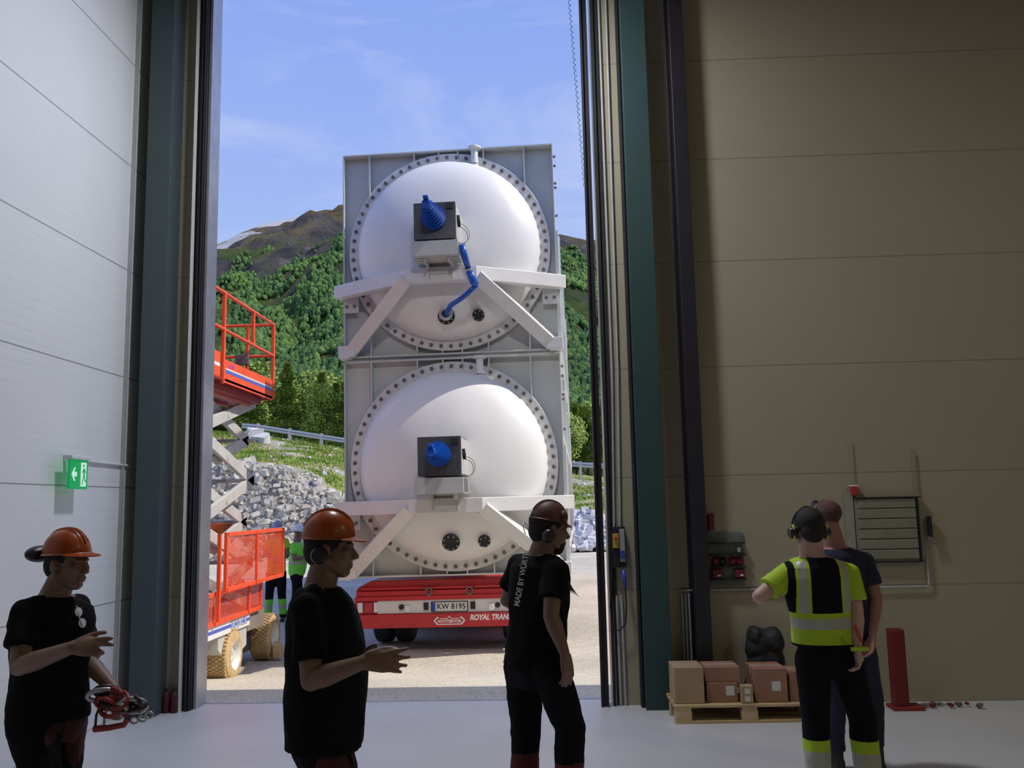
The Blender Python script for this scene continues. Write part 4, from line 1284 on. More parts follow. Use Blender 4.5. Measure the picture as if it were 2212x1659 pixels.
def smat(name, c, rough=.85, **k):
    return mat(name, c, rough, var=k.pop('var', .15), scale=k.pop('scale', 9), **k)


M_skin = smat('skin', (.22, .125, .085), .5, var=.06)
M_skind = smat('skin_flushed', (.36, .17, .13), .5, var=.08)
M_shirtk = smat('black_cotton', (.008, .007, .008), .95, spec=.15)
M_trk = smat('black_workwear', (.010, .008, .011), .95, spec=.15)
M_trr = smat('dark_red_workwear', (.055, .010, .010), .9)
M_trred = smat('red_cuff', (.10, .012, .012), .85)
M_navy = smat('navy_cotton', (.018, .020, .05), .9)
M_hatO = mat('hard_hat_orange', (.38, .070, .010), .3, var=.12, scale=14)
M_hatR = mat('hard_hat_brownred', (.11, .036, .032), .55, var=.2, scale=14)
M_hatW = mat('hard_hat_white', (.78, .79, .82), .3, var=.03)
M_hair = smat('dark_hair', (.018, .012, .012), .8)
M_muff = mat('muff_shell', (.03, .02, .022), .4)
M_lime = smat('hi_vis_yellow', (.42, .60, .02), .7, var=.06)
M_green_hv = smat('hi_vis_green', (.22, .80, .06), .7, var=.06)
M_yel_hv = smat('hi_vis_orange_yellow', (.75, .55, .03), .7, var=.06)
M_reflect = smat('reflective_tape', (.42, .43, .36), .4, var=.05)
M_sole = smat('boot_leather', (.03, .025, .022), .6)
M_glove = smat('glove_pale', (.30, .28, .20), .8)
M_lens_d = mat('dark_lens', (.03, .035, .05), .08)
M_eye = mat('eye_white', (.20, .17, .15), .3)
tex = bpy.data.textures.new('cloth_folds', 'CLOUDS'); tex.noise_scale = .13; tex.noise_depth = 3


def cap(b, a, c, ra, rb, n=16, flat=1.0, side=None):
    """round-ended tapering limb from a to c; flat squashes it along side"""
    a, c = V(a), V(c); L_ = (c - a).length
    pr = [(max(.0005, ra * math.sin(t)), -ra * math.cos(t)) for t in [i * PI / 12 for i in range(0, 7)]]
    pr += [(max(.0005, rb * math.cos(t)), L_ + rb * math.sin(t)) for t in [i * PI / 12 for i in range(0, 7)]]
    M_ = axisM(a, (c - a) if L_ > 1e-5 else UP, side if side is not None else UP)
    if flat != 1: M_ = M_ @ Matrix.Diagonal((1, flat, 1, 1))
    k = len(b.v); b.lathe(pr, M_, n)
    m = len(pr)
    b.f.append(tuple(k + j for j in range(n))[::-1]); b.f.append(tuple(k + (m - 1) * n + j for j in range(n)))
    return b


def ell(b, c, x, y, z, rx, ry, rz, n=20):
    M_ = Matrix((V(x) * rx, V(y) * ry, V(z) * rz)).transposed().to_4x4(); M_.translation = V(c)
    pr = [(max(.001, math.sin(i * PI / 14)), -math.cos(i * PI / 14)) for i in range(15)]
    k = len(b.v); b.lathe(pr, M_, n)
    b.f.append(tuple(k + j for j in range(n))[::-1]); b.f.append(tuple(k + 14 * n + j for j in range(n)))
    return b


def loft(b, rings, n=28, p=2.3):
    k = len(b.v)
    for c, x, y in rings:
        for j in range(n):
            t = 2 * PI * j / n; ct, st = math.cos(t), math.sin(t)
            b.v.append(tuple(V(c) + V(x) * math.copysign(abs(ct) ** (2 / p), ct) + V(y) * math.copysign(abs(st) ** (2 / p), st)))
    for i in range(len(rings) - 1):
        for j in range(n):
            a = k + i * n + j; c_ = k + i * n + (j + 1) % n
            b.f.append((a, c_, c_ + n, a + n))
    b.f.append(tuple(k + j for j in range(n))[::-1]); b.f.append(tuple(k + (len(rings) - 1) * n + j for j in range(n)))
    return b


def fuse(b, name, mats, root, voxel=.006, sm=4, disp=0, paint=None, cut=None):
    """grow one continuous skin round overlapping volumes"""
    o = b.build(name, mats[0], None)
    md = o.modifiers.new('r', 'REMESH'); md.mode = 'VOXEL'; md.voxel_size = voxel
    if sm:
        q = o.modifiers.new('s', 'SMOOTH'); q.factor = .5; q.iterations = sm
    if disp:
        q = o.modifiers.new('d', 'DISPLACE'); q.texture = tex; q.strength = disp; q.mid_level = .5; q.texture_coords = 'GLOBAL'
    bpy.context.view_layer.update()
    me = bpy.data.meshes.new_from_object(o.evaluated_get(bpy.context.evaluated_depsgraph_get()))
    bpy.data.objects.remove(o)
    me.name = name
    me.materials.clear()
    for m_ in mats: me.materials.append(m_)
    if paint:
        n = len(me.polygons); cs = np.empty(n * 3); me.polygons.foreach_get('center', cs); cs = cs.reshape(-1, 3)
        me.polygons.foreach_set('material_index', np.array([paint(V(c)) for c in cs], dtype=np.int32))
    me.transform(Matrix.Translation(-root.location))
    me.shade_smooth()
    o = bpy.data.objects.new(name, me); COL.objects.link(o); o.parent = root
    return o


def rotv(v, axis, a):
    return Matrix.Rotation(a, 3, V(axis)) @ V(v)


def hand(b, w, d, pn, curl=(.5, .5, .5, .5), spread=.10, thumb=.7, s=1.0, side=1, thumb_curl=.3):
    """w wrist, d direction of the palm, pn palm normal, side +1 puts the thumb along d x pn"""
    d = V(d).normalized(); pn = (V(pn) - d * V(pn).dot(d)).normalized()
    t = d.cross(pn) * side          # towards the thumb
    loft(b, [(w - d * .01 * s, t * .028 * s, pn * .020 * s), (w + d * .03 * s, t * .036 * s, pn * .018 * s), (w + d * .07 * s, t * .042 * s, pn * .016 * s), (w + d * .097 * s, t * .041 * s, pn * .012 * s)], 18)
    for i in range(4):
        off = (.031, .010, -.011, -.030)[i]; ln = (.072, .080, .074, .058)[i] * s
        dd = rotv(d, pn, (off / .031) * spread * (-side))
        p = w + d * .092 * s + t * off * s
        ax = dd.cross(pn).normalized()
        a = curl[i]; r = (.0105, .0108, .0103, .0094)[i] * s
        for k, (fr, tw) in enumerate(((.45, .45), (.32, .85), (.23, .6))):
            dd = rotv(dd, ax, a * tw)
            q = p + dd * ln * fr
            cap(b, p, q, r, r * .9, 10); p = q; r *= .92
    p = w + d * .025 * s + t * .030 * s
    td = (d * math.cos(thumb) + t * math.sin(thumb) + pn * .25).normalized()
    ax = td.cross(d).normalized()
    q = p + td * .045 * s
    cap(b, p - td * .01, q, .0145 * s, .012 * s, 10)
    td = rotv(td, ax, thumb_curl); q2 = q + td * .033 * s; cap(b, q, q2, .0118 * s, .0105 * s, 10)
    td = rotv(td, ax, thumb_curl); cap(b, q2, q2 + td * .024 * s, .0105 * s, .009 * s, 10)


def head(b, c, f, up, s=1.0, beard=0):
    f = V(f).normalized(); up = V(up); up = (up - f * up.dot(f)).normalized(); r = f.cross(up)
    P_ = lambda x, y, z: V(c) + (r * x + f * y + up * z) * s
    E = lambda x, y, z, a, d_, e_: ell(b, P_(x, y, z), r, f, up, a * s, d_ * s, e_ * s)
    K = lambda p, q, ra, rb: cap(b, P_(*p), P_(*q), ra * s, rb * s, 12)
    E(0, -.014, .040, .076, .097, .082)
    E(0, .022, -.022, .062, .068, .086)
    E(0, .050, -.092, .030, .032, .026)
    for q in (-1, 1):
        K((q * .055, -.012, -.050), (q * .022, .052, -.094), .020, .018)
        E(q * .036, .058, -.020, .026, .028, .028)
        E(q * .079, -.012, -.006, .011, .020, .033)
        K((q * .034, .078, .022), (q * .008, .084, .018), .010, .010)
        E(q * .012, .096, -.036, .010, .011, .008)
    K((0, .080, .012), (0, .108, -.030), .009, .012)
    K((-.018, .084, -.062), (.018, .084, -.062), .008, .008)
    K((-.014, .083, -.073), (.014, .083, -.073), .008, .008)
    return P_, r, f, up


def rings_of(P, N, r, f, scale=1.0, low=-.06, fat=0, lean=0):
    """torso cross-sections from below the hips to the neck base"""
    ax = (N - P)
    prof = [(low, .168, .128), (.15, .160 + fat * .6, .120 + fat), (.35, .155 + fat, .118 + fat * 1.2), (.58, .168 + fat * .4, .122 + fat * .6), (.75, .178, .122), (.87, .165, .108), (.945, .115, .085), (1.0, .068, .066)]
    return [(P + ax * t + f * (.012 * math.sin(PI * max(0, t)) + fat * .5 * math.sin(PI * max(0, min(1, t)))), r * w * scale, f * d * scale) for t, w, d in prof]


def hard_hat(root, P_, r, f, up, m_, name='hard_hat', s=1.0, peak=.055, tilt=0.0, label=None):
    f2 = rotv(f, r, tilt); u2 = rotv(up, r, tilt)
    C0 = P_(0, -.012, .052)
    M_ = Matrix((r * .100 * s, f2 * .114 * s, u2 * .118 * s)).transposed().to_4x4(); M_.translation = C0 - root.location
    pr = [(1.06, -.06), (1.08, -.03), (1.0, .02)] + [(math.cos(a), math.sin(a)) for a in [i * PI / 28 for i in range(1, 14)]] + [(.001, 1.0)]
    pr = [(.98, -.05)] + pr
    b = MB().lathe(pr, M_, 40)
    # peak over the eyes
    k = len(b.v); nn = 17; Mi = M_
    for lay, (dr, dz) in enumerate(((0, -.02), (1, -.12), (1, -.16), (0, -.07))):
        for j in range(nn):
            a = PI * .13 + (PI * .74) * j / (nn - 1)
            w_ = math.sin((j / (nn - 1)) * PI) ** .6
            rr = 1.03 + dr * (peak / .13) * w_
            b.v.append(tuple(Mi @ V((rr * math.cos(a), rr * math.sin(a), dz * (1 if dr == 0 else w_ * .9 + .2)))))
    for lay in range(4):
        for j in range(nn - 1):
            a = k + lay * nn + j; c_ = k + ((lay + 1) % 4) * nn + j
            b.f.append((a, a + 1, c_ + 1, c_))
    for q in (-.22, 0, .22):      # ridges over the crown
        pts = [M_ @ V((q, math.cos(a) * (1 - abs(q) * .3), math.sin(a) * (1.0 - q * q * .5) + .005)) for a in [PI * (.12 + .76 * i / 14) for i in range(15)]]
        b.tube(pts, .006, 6)
    o = b.build(name, m_, root, smooth='auto')
    if label: o['label'] = label
    return o


def boots(root, ank, f, gz_, m_=None):
    for a in ank:
        b = MB(); g = V((a.x, a.y, gz_))
        r = f.cross(UP)
        loft(b, [(g - f * .075 + UP * .005, r * .030, UP * .005), (g - f * .07 + UP * .045, r * .036, UP * .045), (g - f * .02 + UP * .05, r * .042, UP * .05), (g + f * .08 + UP * .04, r * .047, UP * .038), (g + f * .15 + UP * .035, r * .045, UP * .033), (g + f * .195 + UP * .028, r * .02, UP * .02)], 18)
        cap(b, g + UP * .06 - f * .02, V((a.x, a.y, gz_ + .20)) - f * .01, .05, .055, 14)
        fuse(b, 'boot', [m_ or M_sole], root, .007, 3)


def limb(b, pts, rs, n=16):
    for i in range(len(pts) - 1): cap(b, pts[i], pts[i + 1], rs[i], rs[i + 1], n)


def person(label, J, f, hf, gz_=0.0, voxel=.0055, skin=None, shirt=(None,), trousers=(None,), hands=None, sleeve=.62, fat=.0, hem=-.10, shirt_paint=None, tr_paint=None,
           head_s=1.0, hup=UP, fold=.018, up_w=1.0, legs=1.0, group=None, cvox=None):
    f = V(f).normalized(); r = f.cross(UP)
    skin = skin or M_skin
    P, N, H_ = J['pelvis'], J['neck'], J['head']
    root = empty('person', (P.x, P.y, gz_), label=label, cat='person', group=group)
    b = MB()
    P_, hr, hf_, hu = head(b, H_, hf, hup, head_s)
    cap(b, N - UP * .03, P_(0, -.022, -.055), .070 * head_s, .061 * head_s, 16)
    loft(b, [(c, x * .88, y * .86) for c, x, y in rings_of(P, N, r, f, up_w, fat=fat)])
    for s_ in ('r', 'l'):
        S, E_, W = J['s' + s_], J['e' + s_], J['w' + s_]
        cap(b, N - UP * .03, S, .055, .052); cap(b, S, E_, .052, .041); 
        m1 = E_ + (W - E_) * .28
        limb(b, [E_, m1, W], [.040, .043, .026])
        h = (hands or {}).get(s_, {})
        d = h.get('d', (W - E_)); pn = h.get('pn', -r if s_ == 'r' else r)
        hand(b, W, d, pn, h.get('curl', (.45, .5, .5, .55)), h.get('spread', .08), h.get('thumb', .5), head_s, h.get('side', 1 if s_ == 'r' else -1), h.get('tc', .3))
        limb(b, [J['h' + s_], J['k' + s_], J['a' + s_]], [.080 * legs, .050, .036])
    fuse(b, 'body', [skin], root, voxel, 2)
    # shirt
    b = MB()
    rg = rings_of(P, N, r, f, up_w, low=hem, fat=fat)
    loft(b, [(c + f * 0, x * 1.09, y * 1.12) for c, x, y in rg[:-1]] + [(rg[-1][0] - UP * .012, rg[-1][1] * 1.22, rg[-1][2] * 1.22)])
    for s_ in ('r', 'l'):
        S, E_ = J['s' + s_], J['e' + s_]
        d = E_ - S
        cap(b, N - UP * .035, S, .052, .060); cap(b, N - UP * .075, S - UP * .02, .075, .066)
        cap(b, S, S + d * .25, .064, .066)
        b.tube([S, S + d * .3, S + d * sleeve, S + d * (sleeve + .02)], [.062, .067, .073, .071], 18)
    so = fuse(b, 'shirt', list(shirt), root, cvox or voxel * 1.3, 7, fold, shirt_paint)
    # trousers
    b = MB()
    A = (J['hr'] + J['hl']) / 2
    loft(b, [(A - UP * .10, r * .145, f * .105), (A - UP * .02, r * .172, f * .128), (P + UP * .04, r * .165, f * .122), (P + UP * .10, r * .158 , f * .116)], 24)
    for s_ in ('r', 'l'):
        h_, k_, a_ = J['h' + s_], J['k' + s_], J['a' + s_]
        limb(b, [h_, k_], [.105 * legs, .080 * legs])
        b.tube([k_, k_ + (a_ - k_) * .5, a_ + UP * .01, a_ - UP * .03], [.078 * legs, .078 * legs, .072, .074], 18)
    fuse(b, 'trousers', list(trousers), root, voxel * 1.3, 3, fold * 1.3, tr_paint)
    boots(root, (J['ar'], J['al']), f, gz_)
    for q in (-1, 1):
        eb_ = MB(); ell(eb_, P_(q * .031, .072, .0) - root.location, hr, hf_, hu, .0125, .0125, .0125, 12); eb_.build('eye', M_eye, root, smooth=True)
    return root, P_, hr, hf_, hu, so


def hair(root, P_, r, f, up, m_=None, low=-.03, s=1.0, beard=False):
    b = MB()
    ell(b, P_(0, -.022, .045), r, f, up, .083 * s, .100 * s, .087 * s)
    ell(b, P_(0, -.060, -.005), r, f, up, .068 * s, .060 * s, .070 * s)
    o = fuse(b, 'hair', [m_ or M_hair], root, .006, 2, .006)
    return o


def muffs(root, P_, r, f, up, m_=None, band=True, x=.092, y=-.01, z=-.01, ring=None):
    for q in (-1, 1):
        c = P_(q * x, y, z) - root.location
        b = MB().lathe([(.001, -.02), (.034, -.02), (.038, -.01), (.036, .012), (.028, .024), (.001, .028)], axisM(c, r * q, up), 24)
        o = b.build('ear_muff', m_ or M_muff, root, smooth='auto')
        if ring:
            MB().lathe([(.036, -.004), (.043, -.002), (.043, .006), (.036, .008)], axisM(c, r * q, up) @ Matrix.Diagonal((.8, 1.15, 1, 1)), 24, closed=True).build('muff_ring', ring, o)


def JJ(Y, **k):
    """joints given as the pixel that shows them plus a distance"""
    out = {}
    for n_, v in k.items():
        out[n_] = at(v[0], v[1], v[2] if len(v) > 2 else Y) if not isinstance(v, Vector) else v
    return out


def legs_down(J, f, gz_=0, step=(.06, -.04), wid=.10, bend=.03):
    f = V(f).normalized(); r = f.cross(UP); P = J['pelvis']
    for s_, sg, st in (('r', 1, step[0]), ('l', -1, step[1])):
        h_ = P + r * sg * .088 - UP * .05
        J.setdefault('h' + s_, h_)
        H0 = J['h' + s_]
        a_ = V((H0.x, H0.y, gz_ + .10)) + r * sg * (wid - .088) + f * st
        k_ = (H0 + a_) / 2 + f * (bend + .02)
        J.setdefault('k' + s_, k_); J.setdefault('a' + s_, a_)
    return J


b = MB(); X_, Y_, Z_ = V((1, 0, 0)), V((0, 1, 0)), V((0, 0, 1))
for cx, cz, rx, rz in ((1.82, .16, .17, .17), (1.85, .36, .16, .20), (1.80, .50, .125, .15), (1.91, .53, .10, .13), (1.76, .57, .07, .10)):
    ell(b, (cx, 8.12, cz), X_, Y_, Z_, rx, .12, rz)
rb_ = empty('tmp', (1.82, 8.12, 0))
bag = fuse(b, 'refuse_bag', [M_black], rb_, .012, 2, .05)
bag.parent = None; bag.location = (1.82, 8.12, .02); bpy.data.objects.remove(rb_)
tag(bag, 'black lumpy refuse bag standing behind the cardboard boxes', 'bag')

# --- left foreground worker, orange hard hat, arms busy
f1 = V((.76, -.65, 0)).normalized()
J = JJ(4.25, head=(147, 1219), neck=(114, 1284), pelvis=(104, 1530), sr=(54, 1326, 4.08), sl=(166, 1312, 4.40), kr=(106, 1720, 4.14), kl=(132, 1722, 4.31), er=(42, 1440, 3.99), wr=(158, 1398, 3.77),
       el=(186, 1425, 4.36), wl=(246, 1488, 4.23))
legs_down(J, (.9, -.4, 0), step=(.02, .12))
p1, P_, hr, hf_, hu, so = person('person in orange hard hat at the far left, black T-shirt, forearm across the body', J, f1, (.97, -.22, -.03),
    shirt=(M_shirtk,), trousers=(M_trk, M_trr), tr_paint=lambda p: 1 if fbm(p.x * 3, p.y * 3, p.z * 2.5) > .18 else 0,
    hands={'r': dict(d=(.85, -.15, .03), pn=(.1, .9, -.5), curl=(.10, .22, 1.25, 1.35), thumb=.6), 'l': dict(d=(.55, -.1, -.75), pn=(-.6, .1, -.5), curl=(1.1, 1.1, 1.2, 1.2))}, fold=.02)
hair(p1, P_, hr, hf_, hu, s=.97)
hh1 = hard_hat(p1, P_, hr, hf_, hu, M_hatO, tilt=.05, label='orange hard hat')
rl = p1.location
b = MB()
ell(b, P_(-.0, -.165, .045) - rl, hr, hf_, hu, .085, .045, .040); o = b.build('raised_ear_muffs', M_muff, p1, smooth=True); o['label'] = 'dark ear muffs folded up behind the hard hat'
b = MB().tube([P_(s_ * .11, -.12 + .0, .06) - rl for s_ in (-1, -.5, 0, .5, 1)], .008, 8); b.build('muff_band', M_muff, p1, smooth=True)
gl = MB()
r1 = f1.cross(UP)
for q in (0, 1):
    cc = at(169 + q * 8, 1322 + q * 24, 4.22)
    gl.lathe([(.001, 0), (.020, .001), (.022, .003), (.001, .005)], axisM(cc - rl, V((.93, -.30, .2)), UP), 18)
gl.tube([at(165, 1308, 4.22) - rl, at(172, 1335, 4.21) - rl, at(180, 1356, 4.21) - rl], .0025, 6)
o = gl.build('glasses', mat('clear_lens', (.65, .70, .75), .08), p1, smooth='auto'); o['label'] = 'safety glasses hanging from the collar'
# the chain sling in the lowered hand
sl = empty('chain_sling', tuple(J['wl'] + V((.10, 0, -.16))), label='tangle of red and black chain sling with steel shackles held in the lowered hand', cat='chain sling')
rnd = random.Random(12)
c0 = at(262, 1520, 4.20) - sl.location
M_sred = mat('sling_red', (.34, .03, .035), .45, var=.3, scale=20)
for k in range(20):
    b = MB(); n_ = 14; a0 = rnd.uniform(0, 6); rx, rz = rnd.uniform(.025, .060), rnd.uniform(.018, .036)
    off = V((rnd.uniform(-.085, .10), rnd.uniform(-.035, .035), rnd.uniform(-.035, .035)))
    off.z -= .25 * off.x
    b.tube([c0 + off + V((rx * math.cos(a0 + 2 * PI * i / n_), .03 * math.sin(2 * PI * i / n_ + k), rz * math.sin(a0 + 2 * PI * i / n_))) for i in range(n_ + 1)], rnd.uniform(.006, .013), 8, cap=False)
    b.build('sling_loop', (M_sred, M_muff, M_muff, M_sred, M_galv)[k % 5], sl, smooth=True)
for k, (x, y) in enumerate(((308, 1552), (322, 1545), (290, 1556))):
    c_ = at(x, y, 4.20) - sl.location
    MB().tube([c_ + V((.018 * math.cos(a), .0, .014 * math.sin(a))) for a in [i * PI / 7 for i in range(15)]], .005, 8, cap=False).build('shackle', M_galv, sl, smooth=True)
hp = [at(203, 1575, 4.19) - sl.location, at(235, 1572, 4.19) - sl.location, at(268, 1566, 4.19) - sl.location, at(276, 1552, 4.19) - sl.location]
MB().tube(hp, [.015, .014, .013, .015], 12).build('hook_handle', M_sred, sl, smooth='auto')
for x in (208, 226):
    MB().tube([at(x + 12, 1515, 4.19) - sl.location, at(x, 1545, 4.19) - sl.location, at(x - 2, 1570, 4.19) - sl.location], .006, 8).build('strap', M_galvd if x == 226 else M_muff, sl, smooth=True)

# --- middle foreground worker, orange hard hat, open hand
f2 = V((.995, .10, 0)).normalized()
J = JJ(3.85, head=(716, 1187), neck=(690, 1262), pelvis=(700, 1572), sr=(664, 1312, 3.63), sl=(704, 1306, 4.07), er=(672, 1470, 3.56), wr=(786, 1430, 3.50),
       el=(700, 1475, 4.14), wl=(775, 1440, 4.11))
legs_down(J, f2, step=(.10, .02), bend=.06)
p2, P_, hr, hf_, hu, so = person('person in orange hard hat left of centre, black T-shirt, open hand held out', J, f2, (.995, .08, -.02),
    shirt=(M_shirtk,), trousers=(M_trk, M_trr), tr_paint=lambda p: 1 if fbm(p.x * 3, p.y * 3, p.z * 2.2, 3) > .27 else 0,
    hands={'r': dict(d=(1, .02, .0), pn=(.0, 1, -.15), curl=(.10, .25, .42, .55), spread=.20, thumb=.35), 'l': dict(curl=(.8, .8, .9, .9))}, hem=-.12, fold=.02, sleeve=.72, up_w=1.10, fat=.015)
hair(p2, P_, hr, hf_, hu)
hard_hat(p2, P_, hr, hf_, hu, M_hatO, tilt=-.0, s=1.0, peak=.05, label='orange hard hat')
b = MB(); ell(b, P_(.085, -.05, -.035) - p2.location, hr, hf_, hu, .02, .035, .045); ell(b, P_(-.085, -.05, -.035) - p2.location, hr, hf_, hu, .02, .035, .045)
muffs(p2, P_, hr, hf_, hu, y=-.035, z=-.02)

# --- third worker, back turned, printed T-shirt
f3 = V((.75, .66, 0)).normalized()
J = JJ(4.9, head=(1188, 1145), neck=(1165, 1194), pelvis=(1155, 1412), sr=(1198, 1230, 4.76), sl=(1122, 1222, 5.04), er=(1190, 1330, 4.68), wr=(1220, 1412, 4.66),
       el=(1096, 1296, 5.12), wl=(1135, 1315, 5.32), hr=(1186, 1440, 4.80), hl=(1130, 1440, 5.0), kr=(1232, 1572, 4.86), kl=(1136, 1590, 5.02), ar=(1224, 1735, 4.80), al=(1130, 1738, 5.0))
p3, P_, hr, hf_, hu, so = person('person in brownish red hard hat and black printed T-shirt, back turned, before the trailer', J, f3, (.93, .36, -.10),
    shirt=(M_shirtk,), trousers=(M_trk, M_trred), tr_paint=lambda p: 1 if p.z < .46 + .05 * nz3(p.x * 6, p.y * 6) else 0,
    hands={'r': dict(d=(.1, 0, -1), pn=(-.6, .5, 0), curl=(.3, .4, .45, .5), side=1), 'l': dict(curl=(.8, .8, .9, .9))}, fold=.02, skin=M_skin)
hair(p3, P_, hr, hf_, hu)
b = MB(); ell(b, P_(0, .045, -.085) - p3.location, hr, hf_, hu, .045, .042, .045); b.build('beard', M_hair, p3, smooth=True)
hard_hat(p3, P_, hr, hf_, hu, M_hatR, tilt=-.10, s=.90, peak=.035, label='brownish red hard hat')
muffs(p3, P_, hr, hf_, hu, y=-.04, z=-.03)
MB().tube([P_(-.07, -.11, .02) - p3.location, P_(-.05, -.135, .03) - p3.location, P_(-.035, -.14, .0) - p3.location, P_(-.05, -.12, -.03) - p3.location], .0025, 6).build('glasses_strap', M_galv, p3, smooth=True)
b = MB(); ell(b, at(1218, 1117, 4.86) - p3.location, V((1, 0, 0)), V((0, 1, 0)), UP, .022, .035, .036); o = b.build('raised_ear_muff', M_hatR, p3, smooth=True); o['label'] = 'ear muff folded up on the hard hat'
b = MB(); q0 = at(1213, 1232, 4.78)
for k in range(6):
    b.tube([q0 + V((-.0, .01 * k, 0)) - p3.location, q0 + V((.03, .0, -.05)) - p3.location, q0 + V((.032 + .004 * k, 0, -.09)) - p3.location, q0 + V((.045 + .008 * k, 0, -.115 - .004 * k)) - p3.location], [.004, .003, .0025, .001], 5)
b.build('hair_wisp', smat('brown_hair', (.10, .05, .03)), p3, smooth=True)
# lettering down the back of the shirt, laid on the cloth
tx_o = at(1121, 1290, 4.95); tx_e = at(1139, 1192, 4.95)
dx = (tx_e - tx_o).normalized(); vn = V((-.35, -1, 0)).normalized(); dy = vn.cross(dx).normalized(); vn = dx.cross(dy)
Mx = Matrix((dx, dy, vn)).transposed().to_4x4(); Mx.translation = (tx_o + tx_e) / 2 - V((0, .25, 0)) - p3.location
to = text('shirt_lettering', 'MADE BY W\u00dcRTH', .043, Mx, mat('print_white', (.8, .8, .8), .8), p3, extrude=0, offset=.0008, sx=.82)
sw = to.modifiers.new('w', 'SHRINKWRAP'); sw.target = so; sw.wrap_method = 'PROJECT'; sw.use_project_z = True; sw.use_negative_direction = True; sw.use_positive_direction = False; sw.offset = .004

# --- hi-vis worker at the right
f4 = V((-.05, 1, 0)).normalized(); r4 = f4.cross(UP)
J = JJ(5.5, head=(1746, 1146), neck=(1754, 1199), pelvis=(1785, 1392), sr=(1835, 1240, 5.5), sl=(1703, 1236, 5.5), er=(1850, 1322, 5.46), wr=(1852, 1392, 5.38),
       el=(1640, 1288, 5.42), wl=(1662, 1292, 5.66), hr=(1826, 1425, 5.5), hl=(1756, 1425, 5.5), kr=(1862, 1550, 5.52), kl=(1762, 1555, 5.5), ar=(1876, 1672, 5.4), al=(1768, 1676, 5.5))
N4 = J['neck']


def vest_paint(p):
    u = (p - N4).dot(r4); z = p.z
    zb = at(1760, 1352, 5.5).z
    if z < zb - .09: return 1
    if z < zb - .005: return 0
    if z < zb + .055: return 2
    if z < zb + .085: return 0
    if abs(u) > .215: return 0
    if (p - N4).dot(f4) > .04: return 0
    c_ = .03
    if abs(u - c_) < .088: return 1
    if abs(u - c_) < .105: return 0
    if abs(u - c_) < .150 and z < N4.z - .03: return 2
    if -.200 < u - c_ < -.165: return 1
    return 0


def tr_paint4(p):
    if p.z < .40 and p.z > .05:
        if p.z > .34: return 1
        if p.z > .22: return 2
        return 1
    if abs(p.z - .86) < .022 and (p - N4).dot(r4) > .19: return 1
    return 0


p4, P_, hr, hf_, hu, so = person('person in yellow and black hi-vis vest with yellow ringed ear muffs, back to the viewer', J, f4, (-.12, .99, -.05),
    shirt=(M_lime, M_trk, M_reflect), trousers=(M_trk, M_lime, M_reflect), shirt_paint=vest_paint, tr_paint=tr_paint4, voxel=.006, cvox=.0045, up_w=1.06, head_s=1.08,
    hands={'r': dict(d=(0, .1, -1), curl=(.8, .9, .9, 1.0)), 'l': dict(d=(.4, .8, .2), curl=(.6, .6, .6, .6))}, skin=smat('skin_pale', (.55, .33, .27), .5), fold=.012, sleeve=.68, hem=.0)
hair(p4, P_, hr, hf_, hu, s=1.03)
muffs(p4, P_, hr, hf_, hu, ring=mat('muff_yellow', (.55, .70, .08), .5))
MB().tube([P_(.10 * math.cos(a), -.01, -.01 + .14 * math.sin(a)) - p4.location for a in [PI * (.05 + .9 * i / 16) for i in range(17)]], .006, 8).build('muff_band', M_muff, p4, smooth=True)
tl = at(1852, 1368, 5.32)
o = MB().tube([tl + V((-.015, 0, .04)) - p4.location, tl + V((.02, 0, -.05)) - p4.location], [.012, .010], 10).build('pocket_tool', mat('tool_orange', (.45, .07, .03), .5), p4, smooth='auto'); o['label'] = 'orange tool handle in the back pocket'
tl = at(1857, 1402, 5.33)
o = MB().box(tuple(tl - p4.location - V((.05, .01, .011))), tuple(tl - p4.location + V((.05, .01, .011)))).build('pocket_tape', M_lime, p4, bevel=.004)

# --- worker behind, sunglasses on the head
f5 = V((-.35, .94, 0)).normalized()
J = JJ(6.25, head=(1786, 1122), neck=(1806, 1180), pelvis=(1822, 1355), sr=(1868, 1212, 6.25), sl=(1752, 1208, 6.3), er=(1893, 1296, 6.2), wr=(1884, 1372, 6.12),
       el=(1740, 1290, 6.35), wl=(1745, 1330, 6.5), hr=(1856, 1385, 6.25), hl=(1800, 1385, 6.3), kr=(1880, 1495, 6.28), kl=(1800, 1500, 6.3), ar=(1886, 1600, 6.2), al=(1800, 1610, 6.3))
p5, P_, hr, hf_, hu, so = person('person in dark navy T-shirt with sunglasses on the head, standing behind the hi-vis worker', J, f5, (-.45, .88, -.1),
    shirt=(M_navy,), trousers=(M_navy, M_trk), voxel=.007, skin=M_skind, fat=.02, up_w=1.06)
b = MB()
ell(b, P_(0, -.022, .045), hr, hf_, hu, .079, .099, .084)
fuse(b, 'cropped_hair', [smat('cropped_hair', (.10, .045, .04))], p5, .007, 2)
gl = MB()
for q in (-1, 1):
    gl.lathe([(.001, 0), (.026, .002), (.028, .006), (.001, .008)], axisM(P_(q * .035, .055, .115) - p5.location, hf_ + hu, hr), 18)
gl.tube([P_(-.08, -.06, .05) - p5.location, P_(-.07, .03, .11) - p5.location, P_(0, .06, .12) - p5.location, P_(.07, .03, .11) - p5.location, P_(.08, -.06, .05) - p5.location], .004, 6)
gl.build('sunglasses', mat('mirror_lens', (.3, .34, .4), .08, metal=.6), p5, smooth='auto')

# --- two workers out in the yard
G = -.34
zt = at(600, 1168, 17.4).z


def hv_paint(f, N, w=.17):
    r = f.cross(UP)

    def pp(p):
        u = (p - N).dot(r); d_ = N.z - p.z
        if .36 < d_ < .42 or .22 < d_ < .0: return 1
        if .07 < abs(u) < .11 and d_ < .36: return 1
        return 0
    return pp


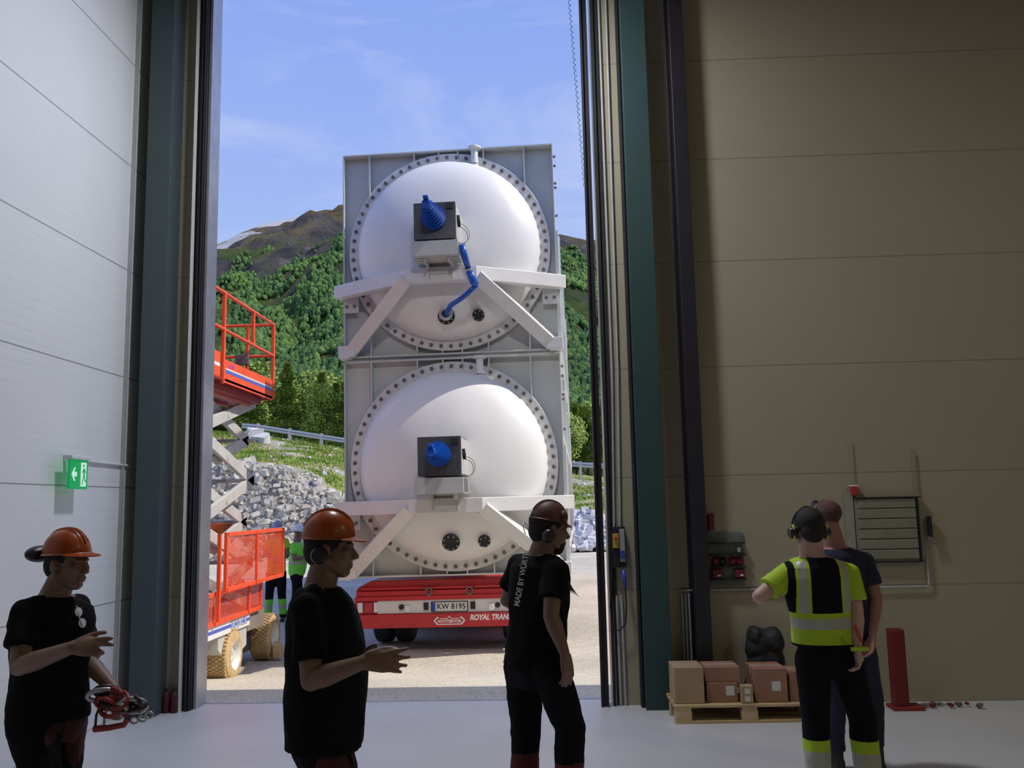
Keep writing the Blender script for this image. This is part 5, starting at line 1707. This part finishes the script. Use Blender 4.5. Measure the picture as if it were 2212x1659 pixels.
def yard_tr(p):
    h_ = p.z - G
    if h_ < .13: return 0
    if h_ < .42: return 2 if .24 < h_ < .32 else 1
    return 0


f6 = V((.15, -1, 0)).normalized()
J = JJ(17.4, head=(599, 1143), neck=(599, 1160), pelvis=(597, 1232), sr=(581, 1168, 17.4), sl=(617, 1168, 17.4), er=(575, 1197, 17.3), wr=(588, 1207, 17.1), el=(622, 1198, 17.3), wl=(606, 1210, 17.1))
legs_down(J, f6, G, step=(.05, .0), wid=.14)
p6, P_, hr, hf_, hu, so = person('person in yellow hi-vis shirt and cap standing behind the orange mesh gate of the lift', J, f6, (.1, -1, -.1), G, voxel=.014,
    shirt=(M_lime, M_reflect), trousers=(M_trk, M_green_hv, M_reflect), shirt_paint=hv_paint(f6, J['neck']), tr_paint=yard_tr, fold=.01, hands={'r': dict(curl=(.8, .8, .8, .8)), 'l': dict(curl=(.8, .8, .8, .8))})
hard_hat(p6, P_, hr, hf_, hu, mat('cap_blue_grey', (.30, .34, .50), .6), name='cap', s=.95, peak=.06)
f7 = V((.95, .2, 0)).normalized()
J = JJ(17.0, head=(646, 1152), neck=(641, 1169), pelvis=(641, 1236), sr=(634, 1180, 16.85), sl=(642, 1178, 17.2), er=(636, 1207, 16.8), wr=(660, 1203, 16.8), el=(645, 1207, 17.25), wl=(664, 1204, 17.1))
legs_down(J, f7, G, step=(.0, -.12), wid=.12)
p7, P_, hr, hf_, hu, so = person('person in white hard hat and bright green hi-vis vest out in the yard, facing right', J, f7, (.97, -.2, -.12), G, voxel=.014,
    shirt=(M_green_hv, M_reflect), trousers=(M_trk, M_green_hv, M_reflect), shirt_paint=hv_paint(f7, J['neck']), tr_paint=yard_tr, fold=.01, fat=.03, hands={'r': dict(curl=(.8, .8, .8, .8)), 'l': dict(curl=(.8, .8, .8, .8))})
hard_hat(p7, P_, hr, hf_, hu, M_hatW, s=1.0, label='white hard hat')
MB().box(tuple(at(668, 1203, 16.9) - V((.02, .12, .01)) - p7.location), tuple(at(668, 1203, 16.9) + V((.12, .1, .01)) - p7.location)).build('clipboard', M_stripew, p7)
